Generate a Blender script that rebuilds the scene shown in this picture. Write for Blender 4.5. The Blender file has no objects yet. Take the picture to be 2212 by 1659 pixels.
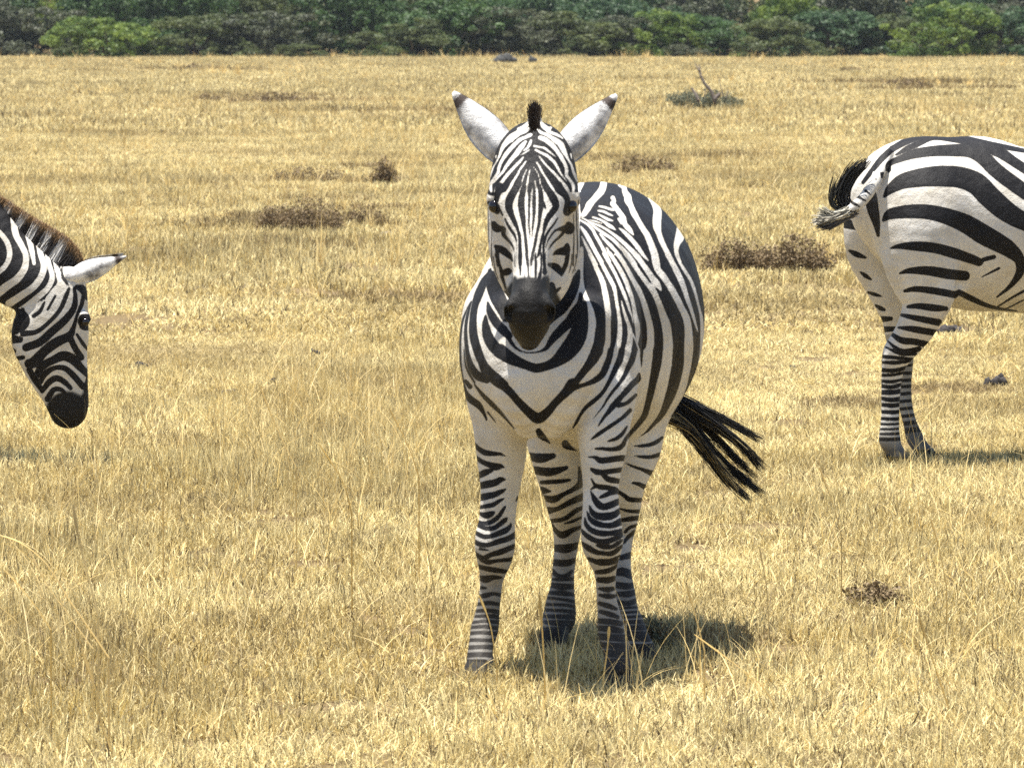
import bpy, math, random
import numpy as np
R = math.radians
rng = np.random.default_rng(7)

# ------------------------------------------------------------------ camera, sky, sun, exposure
SC = bpy.context.scene
CAM_H = 1.78
FPX = 200.0 / 36.0 * 2212.0            # focal length in pixels of a 2212 px wide picture
PITCH = math.atan((829.5 - 20.0) / FPX)
cam = bpy.data.cameras.new("camera")
cam.lens = 200.0
cam.sensor_width = 36.0
cam.clip_start = 0.5
cam.clip_end = 3000.0
cam.dof.use_dof = True
cam.dof.focus_distance = 19.0
cam.dof.aperture_fstop = 22.0
camo = bpy.data.objects.new("camera", cam)
camo.location = (0, 0, CAM_H)
camo.rotation_euler = (R(90) - PITCH, 0, 0)
SC.collection.objects.link(camo)
SC.camera = camo

SUN_DIR = np.array([-0.145, -0.015, 0.95]); SUN_DIR /= np.linalg.norm(SUN_DIR)   # towards the sun
elev = math.asin(SUN_DIR[2])
world = bpy.data.worlds.new("World")
SC.world = world
world.use_nodes = True
wn = world.node_tree.nodes
sky = wn.new("ShaderNodeTexSky")
sky.sky_type = 'NISHITA'
sky.sun_disc = False
sky.sun_elevation = elev
sky.sun_rotation = math.atan2(SUN_DIR[0], SUN_DIR[1])
world.node_tree.links.new(sky.outputs[0], wn["Background"].inputs[0])
wn["Background"].inputs[1].default_value = 0.075
sun = bpy.data.lights.new("sun", 'SUN')
sun.energy = 5.0
sun.angle = R(0.5)
sun.color = (1.0, 0.96, 0.88)
suno = bpy.data.objects.new("sun", sun)
from mathutils import Vector
suno.rotation_euler = Vector(SUN_DIR.tolist()).to_track_quat('Z', 'Y').to_euler()
suno.location = (-8, 10, 30)
SC.collection.objects.link(suno)
SC.view_settings.view_transform = 'Standard'
SC.view_settings.look = 'None'
SC.view_settings.exposure = 1.25
SC.view_settings.gamma = 1.0
SC.cycles.max_bounces = 6
SC.cycles.diffuse_bounces = 3
SC.cycles.glossy_bounces = 2
SC.cycles.transmission_bounces = 2
SC.cycles.transparent_max_bounces = 4
SC.cycles.use_denoising = False

# ------------------------------------------------------------------ helpers
CT, ST = math.cos(PITCH), math.sin(PITCH)
def W(px, py, D):
    """world point seen at picture position (px, py) at distance D along the ground"""
    a = (px - 1106.0) / FPX; b = (829.5 - py) / FPX
    dy = CT + b * ST; dz = -ST + b * CT
    k = D / dy
    return np.array([a * k, D, CAM_H + dz * k])
def G(px, py):
    """ground point at a picture position"""
    b = (829.5 - py) / FPX
    dy = CT + b * ST; dz = -ST + b * CT
    k = -CAM_H / dz
    return np.array([(px - 1106.0) / FPX * k, dy * k, 0.0])
def proj(v):
    y = v[:, 1]; z = v[:, 2] - CAM_H
    zf = y * CT - z * ST; up = y * ST + z * CT
    return np.stack([1106.0 + FPX * v[:, 0] / zf, 829.5 - FPX * up / zf], 1)

COL = SC.collection
def tag(o, label=None, cat=None, group=None, kind=None):
    if label: o["label"] = label
    if cat: o["category"] = cat
    if group: o["group"] = group
    if kind: o["kind"] = kind
    return o
def empty(name, loc, label, cat, group=None):
    o = bpy.data.objects.new(name, None)
    o.location = [float(c) for c in loc]
    o.empty_display_size = 0.2
    COL.objects.link(o)
    return tag(o, label, cat, group)
def mesh_np(name, V, F, mat=None, attrs=None, smooth=True, mat_idx=None):
    """fast mesh from arrays; F is (n,3) or (n,4)"""
    V = np.asarray(V, np.float32); F = np.asarray(F, np.int32)
    me = bpy.data.meshes.new(name)
    k = F.shape[1]
    me.vertices.add(len(V)); me.vertices.foreach_set("co", V.ravel())
    me.loops.add(F.size); me.loops.foreach_set("vertex_index", F.ravel())
    me.polygons.add(len(F)); me.polygons.foreach_set("loop_start", np.arange(0, F.size, k, dtype=np.int32))
    me.polygons.foreach_set("use_smooth", np.full(len(F), smooth, bool))
    for an, av in (attrs or {}).items():
        av = np.asarray(av, np.float32)
        if av.ndim == 1:
            a = me.attributes.new(an, 'FLOAT', 'POINT'); a.data.foreach_set("value", av)
        else:
            a = me.attributes.new(an, 'FLOAT_VECTOR', 'POINT'); a.data.foreach_set("vector", av.ravel())
    if mat is not None:
        for m in (mat if isinstance(mat, (list, tuple)) else [mat]): me.materials.append(m)
    if mat_idx is not None: me.polygons.foreach_set("material_index", np.asarray(mat_idx, np.int32))
    me.update(calc_edges=True)
    return me
def part(name, me, parent=None, loc=None):
    o = bpy.data.objects.new(name, me)
    COL.objects.link(o)
    if parent is not None: o.parent = parent
    if loc is not None: o.location = [float(c) for c in loc]
    return o
def catmull(P, n):
    P = np.asarray(P, float)
    if len(P) < 3: 
        t = np.linspace(0, 1, n + 1)[:, None]; return P[0] * (1 - t) + P[-1] * t
    Q = np.vstack([2 * P[0] - P[1], P, 2 * P[-1] - P[-2]])
    out = []
    for i in range(len(P) - 1):
        p0, p1, p2, p3 = Q[i:i + 4]
        for t in np.arange(n) / n:
            out.append(0.5 * ((2 * p1) + (-p0 + p2) * t + (2 * p0 - 5 * p1 + 4 * p2 - p3) * t * t + (-p0 + 3 * p1 - 3 * p2 + p3) * t ** 3))
    out.append(P[-1])
    return np.array(out)

# ------------------------------------------------------------------ signed-distance body builder
class Field:
    def __init__(s, lo, hi, h):
        s.lo = np.array(lo, float); s.h = h
        s.n = np.ceil((np.array(hi) - s.lo) / h).astype(int) + 1
        s.F = np.full(s.n, 0.5, np.float32); s.L = np.zeros(s.n, np.int8); s.B = np.full(s.n, 0.5, np.float32)
    def chain(s, st, side, label, k=0.03, sub=4, carve=False):
        """st: rows of x,y,z,ru,rv (metres): elliptic tube through the stations"""
        S = catmull(np.asarray(st, float), sub)
        S[:, 3:] = np.maximum(S[:, 3:], 0.004)
        pad = 0.05 + k
        rm = S[:, 3:].max(1)
        lo = (S[:, :3] - rm[:, None]).min(0) - pad; hi = (S[:, :3] + rm[:, None]).max(0) + pad
        i0 = np.clip(np.floor((lo - s.lo) / s.h).astype(int), 0, s.n); i1 = np.clip(np.ceil((hi - s.lo) / s.h).astype(int) + 1, 0, s.n)
        if (i1 - i0).min() <= 0: return
        D = np.full(i1 - i0, 0.5, np.float32)
        side = np.asarray(side, float)
        for a, b in zip(S[:-1], S[1:]):
            p, q = a[:3], b[:3]; t = q - p; L = np.linalg.norm(t)
            if L < 1e-6: continue
            t = t / L
            u = side - t * side.dot(t); u /= np.linalg.norm(u); v = np.cross(t, u)
            r = max(a[3], a[4], b[3], b[4]) + pad
            lo = np.minimum(p, q) - r; hi = np.maximum(p, q) + r
            j0 = np.clip(np.floor((lo - s.lo) / s.h).astype(int), i0, i1); j1 = np.clip(np.ceil((hi - s.lo) / s.h).astype(int) + 1, i0, i1)
            if (j1 - j0).min() <= 0: continue
            g = [(s.lo[d] + s.h * np.arange(j0[d], j1[d])).astype(np.float32) - np.float32(p[d]) for d in range(3)]
            X, Y, Z = g[0][:, None, None], g[1][None, :, None], g[2][None, None, :]
            f = lambda w: X * np.float32(w[0]) + Y * np.float32(w[1]) + Z * np.float32(w[2])
            ta = f(t); tt = np.clip(ta / L, 0, 1)
            ze = ta - tt * np.float32(L)
            ru = a[3] + (b[3] - a[3]) * tt; rv = a[4] + (b[4] - a[4]) * tt
            rz = np.minimum(ru, rv)
            U = f(u); Vv = f(v)
            a1 = U / ru; b1 = Vv / rv; c1 = ze / rz
            k0 = np.sqrt(a1 * a1 + b1 * b1 + c1 * c1) + 1e-6
            k1 = np.sqrt((a1 / ru) ** 2 + (b1 / rv) ** 2 + (c1 / rz) ** 2) + 1e-6
            d = (k0 * (k0 - 1) / k1).astype(np.float32)
            sl = tuple(slice(j0[x] - i0[x], j1[x] - i0[x]) for x in range(3))
            D[sl] = np.minimum(D[sl], d)
        sl = tuple(slice(i0[x], i1[x]) for x in range(3))
        A = s.F[sl]
        if carve:
            D = -D; h = np.clip(0.5 - 0.5 * (D - A) / k * -1, 0, 1)
            hh = np.clip(k - np.abs(A - D), 0, None) / k
            s.F[sl] = np.maximum(A, D) + hh * hh * k * 0.25
            return
        hh = np.clip(k - np.abs(A - D), 0, None) / k
        s.F[sl] = np.minimum(A, D) - hh * hh * k * 0.25
        m = D < s.B[sl]
        s.L[sl][m] = label
        s.B[sl][m] = D[m]
    def mesh(s, smooth=2):
        F = s.F; n = s.n
        ins = F < 0
        c = ins[:-1, :-1, :-1].astype(np.int8)
        tot = np.zeros(n - 1, np.int8)
        for dx in (0, 1):
            for dy in (0, 1):
                for dz in (0, 1):
                    tot += ins[dx:n[0] - 1 + dx, dy:n[1] - 1 + dy, dz:n[2] - 1 + dz]
        act = (tot > 0) & (tot < 8)
        idx = np.argwhere(act)
        vid = np.full(n - 1, -1, np.int32); vid[act] = np.arange(len(idx))
        acc = np.zeros((len(idx), 3)); cnt = np.zeros(len(idx))
        corner = [(x, y, z) for x in (0, 1) for y in (0, 1) for z in (0, 1)]
        val = {cc: F[idx[:, 0] + cc[0], idx[:, 1] + cc[1], idx[:, 2] + cc[2]] for cc in corner}
        for ca in corner:
            for ax in range(3):
                if ca[ax]: continue
                cb = list(ca); cb[ax] = 1; cb = tuple(cb)
                va, vb = val[ca], val[cb]
                m = (va < 0) != (vb < 0)
                t = va[m] / (va[m] - vb[m])
                pt = np.tile(np.array(ca, float), (m.sum(), 1)); pt[:, ax] = t
                acc[m] += pt; cnt[m] += 1
        V = (idx + acc / cnt[:, None]) * s.h + s.lo
        lab = s.L[idx[:, 0], idx[:, 1], idx[:, 2]]
        quads = []
        for ax in range(3):
            o = [a for a in range(3) if a != ax]
            sl0 = [slice(None)] * 3; sl1 = [slice(None)] * 3
            sl0[ax] = slice(0, -1); sl1[ax] = slice(1, None)
            for q in o: sl0[q] = slice(1, -1); sl1[q] = slice(1, -1)
            a = ins[tuple(sl0)]; b = ins[tuple(sl1)]
            e = np.argwhere(a != b)
            sgn = a[e[:, 0], e[:, 1], e[:, 2]]
            base = e.copy(); base[:, o[0]] += 1; base[:, o[1]] += 1
            def cid(d0, d1):
                g = base.copy(); g[:, o[0]] -= d0; g[:, o[1]] -= d1
                return vid[g[:, 0], g[:, 1], g[:, 2]]
            q = np.stack([cid(1, 1), cid(0, 1), cid(0, 0), cid(1, 0)], 1)
            flip = sgn if ax != 1 else ~sgn
            q[~flip] = q[~flip][:, ::-1]
            quads.append(q)
        Q = np.vstack(quads)
        Q = Q[(Q >= 0).all(1)]
        for _ in range(smooth):
            S = np.zeros_like(V); C = np.zeros(len(V))
            for i in range(4):
                a, b = Q[:, i], Q[:, (i + 1) % 4]
                for d in range(3):
                    S[:, d] += np.bincount(a, V[b, d], len(V)) + np.bincount(b, V[a, d], len(V))
                C += np.bincount(a, minlength=len(V)) + np.bincount(b, minlength=len(V))
            V = 0.4 * V + 0.6 * S / np.maximum(C, 1)[:, None]
        e1 = V[Q[:, 2]] - V[Q[:, 0]]; e2 = V[Q[:, 3]] - V[Q[:, 1]]
        fn = np.cross(e1, e2)
        N = np.zeros_like(V)
        for i in range(4):
            for d in range(3): N[:, d] += np.bincount(Q[:, i], fn[:, d], len(V))
        N /= np.linalg.norm(N, axis=1)[:, None] + 1e-12
        return V, Q, lab, N

# ------------------------------------------------------------------ coat pattern and some painted cleft shade: brush strokes laid on the coat
FR = {  # tracing sheets: origin and scale
 'H1': (1045.76, 264.19, .09953), 'H2': (1045.76, 407.3, .09953), 'H3': (1045.76, 550.4, .13271),
 'T1': (1232.9, 374.3, .11943), 'T2': (1232.9, 550.4, .13934), 'T3': (1232.9, 759.6, .13934),
 'L1': (979.7, 539.4, .23879), 'F1': (1001.7, 957.7, .15928), 'F2': (1001.7, 1183.4, .18245),
 'R1': (1232.9, 957.7, .15931), 'R2': (1155.8, 1183.4, .19908), 'C3': (963.2, 660.5, .2655),
 'C4': (979.7, 935.7, .3482), 'Z6': (0.0, 407.3, .3318), 'Z7': (1733.8, 264.2, .2721), 'Z8': (1788.8, 605.4, .2654)}
WF = {'F1': 1.45, 'F2': 1.8, 'R1': 1.32, 'R2': 1.32, 'C4': 1.7, 'H2': 1.22, 'H3': 1.25, 'L1': 1.45, 'C3': 1.15, 'Z8': 1.2, 'Z6': 1.16, 'T3': 1.12, 'Z7': 1.04}
def parse(txt):
    """lines: sheet, kind (D dark / W white), x,y,w x,y,w ..."""
    ops = []
    fr = None
    for ln in txt.strip().splitlines():
        ln = ln.split('#')[0].strip()
        if not ln: continue
        tok = ln.split()
        if tok[0] in FR: sheet = tok[0]; fr = FR[sheet]; tok = tok[1:]
        if not tok: continue
        kind = tok[0]; wf = WF.get(sheet, 1.0) if kind == 'D' else 1.0
        P = np.array([[float(c) for c in t.split(',')] for t in tok[1:]])
        P[:, 0] = fr[0] + P[:, 0] * fr[2]; P[:, 1] = fr[1] + P[:, 1] * fr[2]; P[:, 2] *= fr[2] * 0.5 * wf
        if len(P) == 1: P = np.vstack([P, P + [0.1, 0.1, 0]])
        ops.append((kind, catmull(P, 4)))
    return ops
def paint(pts, ops, v=None, M=14.0):
    if v is None: v = np.full(len(pts), -M)
    order = np.argsort(pts[:, 1]); ys = pts[order, 1]; xs = pts[order, 0]; vv = v[order]
    for kind, P in ops:
        if kind == 'R':
            y0, y1 = P[0, 1], P[-1, 1]
            a, b = np.searchsorted(ys, [y0, y1])
            xb = np.interp(ys[a:b], P[:, 1], P[:, 0])
            vv[a:b] = np.where(xs[a:b] > xb, M, vv[a:b]); continue
        for p, q in zip(P[:-1], P[1:]):
            r = max(p[2], q[2]) + M
            a, b = np.searchsorted(ys, [min(p[1], q[1]) - r, max(p[1], q[1]) + r])
            X = xs[a:b]
            m = np.nonzero((X > min(p[0], q[0]) - r) & (X < max(p[0], q[0]) + r))[0]
            if len(m) == 0: continue
            x = X[m]; y = ys[a:b][m]
            dx, dy = q[0] - p[0], q[1] - p[1]; LL = dx * dx + dy * dy + 1e-9
            t = np.clip(((x - p[0]) * dx + (y - p[1]) * dy) / LL, 0, 1)
            d = np.hypot(x - p[0] - t * dx, y - p[1] - t * dy)
            rr = np.maximum(p[2] + (q[2] - p[2]) * t, 0.3) - d
            k = m + a
            if kind == 'D': vv[k] = np.maximum(vv[k], np.clip(rr, -M, M))
            else: vv[k] = np.minimum(vv[k], -np.clip(rr, -M, M))
    out = np.empty_like(vv); out[order] = vv
    return out

HEAD = parse('''
H1 R -800,-900,0 -800,1530,0
H1 W 950,20,60 900,90,90 800,150,90 750,150,60
H1 W 780,170,60 700,230,60 600,300,90 520,400,120 430,510,90 370,620,60 330,740,40 270,860,22 200,980,25 150,1120,30 100,1250,30 70,1330,15
H1 W 980,130,50 900,205,50 790,250,55 680,320,70 590,400,70
H1 D 1000,230,20 880,270,30 740,345,30 640,440,30 540,545,35 460,640,35 400,760,35 330,860,45 270,1000,55 220,1130,50 160,1230,30
H1 W 1010,275,70 900,330,60 780,380,70 680,470,80 580,570,80 490,680,80 420,780,70 360,890,60 320,1000,60 300,1100,60 220,1220,50 150,1320,60 140,1400,70 150,1480,50 160,1530,20
H1 W 900,430,50 840,500,90 770,590,100 700,690,100 620,780,85 540,880,75 470,980,60 400,1090,50 300,1200,40 220,1290,35 180,1330,20
H1 W 1020,400,45 990,480,55 940,560,45 850,620,18
H1 W 980,600,15 880,670,18 790,715,8
H1 W 850,760,30 790,840,50 700,930,55 600,1040,60 480,1170,65 400,1280,70 320,1380,70 260,1460,65 230,1550,40
H1 W 910,850,22 860,920,32 780,1030,32 720,1150,40 660,1240,45 610,1330,55 560,1430,60 500,1530,75 420,1630,120
H1 W 930,1020,12 860,1170,18 820,1300,28 790,1400,40 740,1500,48 700,1600,60
H1 W 1000,1020,10 970,1130,20 950,1250,28 930,1380,42 915,1500,40 915,1660,45
H1 W 1040,1440,18 1045,1550,32 1040,1660,38
H1 W 1080,980,10 1160,1100,16 1200,1220,18 1220,1330,25 1260,1450,35 1310,1560,50 1350,1640,60
H1 W 1100,1270,16 1125,1400,35 1155,1530,48 1160,1650,50
H1 W 1130,860,20 1200,960,40 1260,1080,40 1330,1190,40 1400,1310,50 1470,1420,55 1540,1530,70 1640,1630,120
H1 W 1190,740,25 1260,830,38 1340,930,38 1430,1020,42 1540,1130,48 1620,1220,55 1700,1320,65 1780,1420,75 1830,1520,60 1850,1580,40
H1 W 1110,600,38 1200,650,45 1330,710,55 1440,790,58 1530,880,58 1590,980,55 1640,1080,40 1700,1170,28 1790,1280,16
H1 W 1090,520,45 1160,535,40 1240,550,30 1300,560,45 1370,610,45 1450,670,28 1550,750,10
H1 W 1220,340,90 1320,380,100 1430,460,100 1530,560,90 1620,680,80 1690,790,80 1750,900,70 1790,1020,70 1790,1150,70 1850,1240,60 1920,1340,60 1940,1430,60 1930,1530,50
H1 W 1170,160,55 1240,230,55 1350,270,60 1450,330,70 1550,400,110 1650,470,120 1710,580,115 1770,700,80 1830,820,40 1890,920,38 1930,1050,48 1980,1180,55 2020,1290,30
H1 W 1230,10,60 1290,90,95 1380,150,100 1450,120,40
H1 W 1380,190,70 1470,235,60 1600,285,55 1700,350,30
H1 W 1880,690,30 1900,790,18
H1 W 260,730,25 250,780,12
H2 W 60,190,60 220,195,76
H2 W 1870,190,60 1960,210,100
H2 D 760,-120,110 690,0,140 600,150,150 545,280,150 535,400,140 570,520,120 620,640,100 680,770,85 725,880,60 760,1000,60 775,1120,60 775,1300,68 785,1450,72 785,1660,62
H2 D 340,-20,170 290,140,110 265,260,90
H2 D 870,-120,70 860,0,95 815,200,118 805,350,125 820,500,115 845,650,96 860,800,78 880,950,58 900,1100,58 920,1300,58 930,1450,52 940,1660,46
H2 D 975,-120,30 975,0,52 985,200,55 975,400,45 975,600,42 970,800,38 985,950,28 1000,1130,12
H2 D 1090,-120,30 1088,0,48 1085,200,68 1085,400,68 1080,600,52 1060,800,42 1045,950,28 1035,1120,14
H2 D 1200,-60,60 1215,30,80 1235,200,98 1230,400,96 1215,550,78 1200,700,60 1175,850,58 1140,1000,52 1115,1150,56 1085,1300,58 1045,1450,56 1020,1660,46
H2 D 1270,300,70 1310,380,56 1330,430,36
H2 D 1340,-60,100 1390,30,115 1480,180,148 1540,300,138 1555,400,125 1490,510,115 1415,600,110 1360,700,96 1320,820,76 1290,950,48 1265,1050,52 1230,1180,46 1210,1300,54 1195,1400,62 1150,1500,24
H2 D 1290,1000,36 1295,1150,50 1290,1300,46 1290,1450,46 1290,1660,42
H2 D 1600,-60,170 1640,20,170 1740,130,130 1800,230,110 1810,330,110 1820,430,160 1810,510,120
H2 D 1870,320,80 1960,330,80 1840,440,180 1800,510,150
H2 D 110,320,80 220,350,120 250,430,170 290,510,90
H2 D 350,480,46 400,580,36
H2 D 50,20,46 110,110,56 210,130,66
H2 D 455,660,36 510,780,52 580,900,56 650,1000,52 690,1100,36 705,1250,10 700,1650,8
H2 D 210,770,100 260,860,150 340,880,120 420,890,100 420,1000,78 490,1090,62 570,1180,52 630,1280,32 660,1380,8
H2 D 250,1260,70 380,1330,135 500,1420,120 570,1490,86 620,1590,22
H2 D 280,1320,86 290,1450,72 290,1600,56 300,1680,46
H2 D 1600,640,20 1540,740,38 1450,860,44 1380,960,48 1330,1060,52 1310,1180,46
H2 D 1840,800,130 1850,880,200 1740,880,125 1620,890,62 1530,930,36 1450,1030,36 1380,1150,26 1340,1300,14
H2 D 1720,960,56 1640,1050,56 1540,1140,42 1460,1230,36 1400,1330,16
H2 D 1800,1240,90 1770,1350,160 1660,1370,130 1560,1400,82 1500,1440,30
H2 D 1830,1280,66 1820,1450,62 1800,1600,56 1790,1680,52
H2 D 1940,560,16 1945,900,22 1950,1100,26 1940,1400,30 1930,1680,30
H2 D 2000,450,26 2015,900,24 2030,1300,30 2020,1680,30
H2 D 2050,250,22 2070,700,26 2085,1200,28 2080,1500,24
H2 D 160,700,10 165,1000,12 160,1300,18 170,1680,22
H2 D 90,420,14 95,800,16 100,1200,16
''')
HEAD2 = parse('''
H3 D 200,0,50 230,100,50 260,200,45 300,290,70 370,280,100 400,270,90
H3 D 285,330,50 330,480,40 350,550,30
H3 D 500,-20,12 500,200,14
H3 D 580,-20,45 580,120,42 590,250,30 590,330,20
H3 D 690,-20,42 705,120,40 720,260,28 715,400,18
H3 D 760,60,22 755,300,18 740,430,12
H3 D 830,-20,30 840,120,38 840,260,38 835,380,28
H3 D 660,270,12 660,460,18
H3 D 930,-20,26 930,200,28 910,330,50 890,410,50
H3 D 990,-20,26 985,150,38 985,290,70
H3 D 1060,160,50 1140,190,90 1200,230,100 1245,300,60
H3 D 1360,-20,60 1340,120,60 1300,230,60 1260,330,40
H3 D 1430,0,18 1420,150,16 1380,300,12
H3 D 1500,0,20 1490,150,16 1440,300,14
H3 D 1100,500,90 1120,560,90 1170,590,60 1240,540,30
H3 D 1160,640,40
H3 D 150,30,14 180,250,14 230,400,10
''')
MUZ = parse('''
H3 D 500,380,60 520,480,130 560,560,260 640,640,440 740,760,640 745,930,860 760,1100,860 750,1280,640 750,1420,420 750,1520,240
H3 D 1000,400,110 960,500,190 880,620,360
H3 W 420,1380,60 500,1440,90 560,1500,60
H3 W 1090,1330,60 1000,1420,90 930,1490,60
''')
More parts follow.
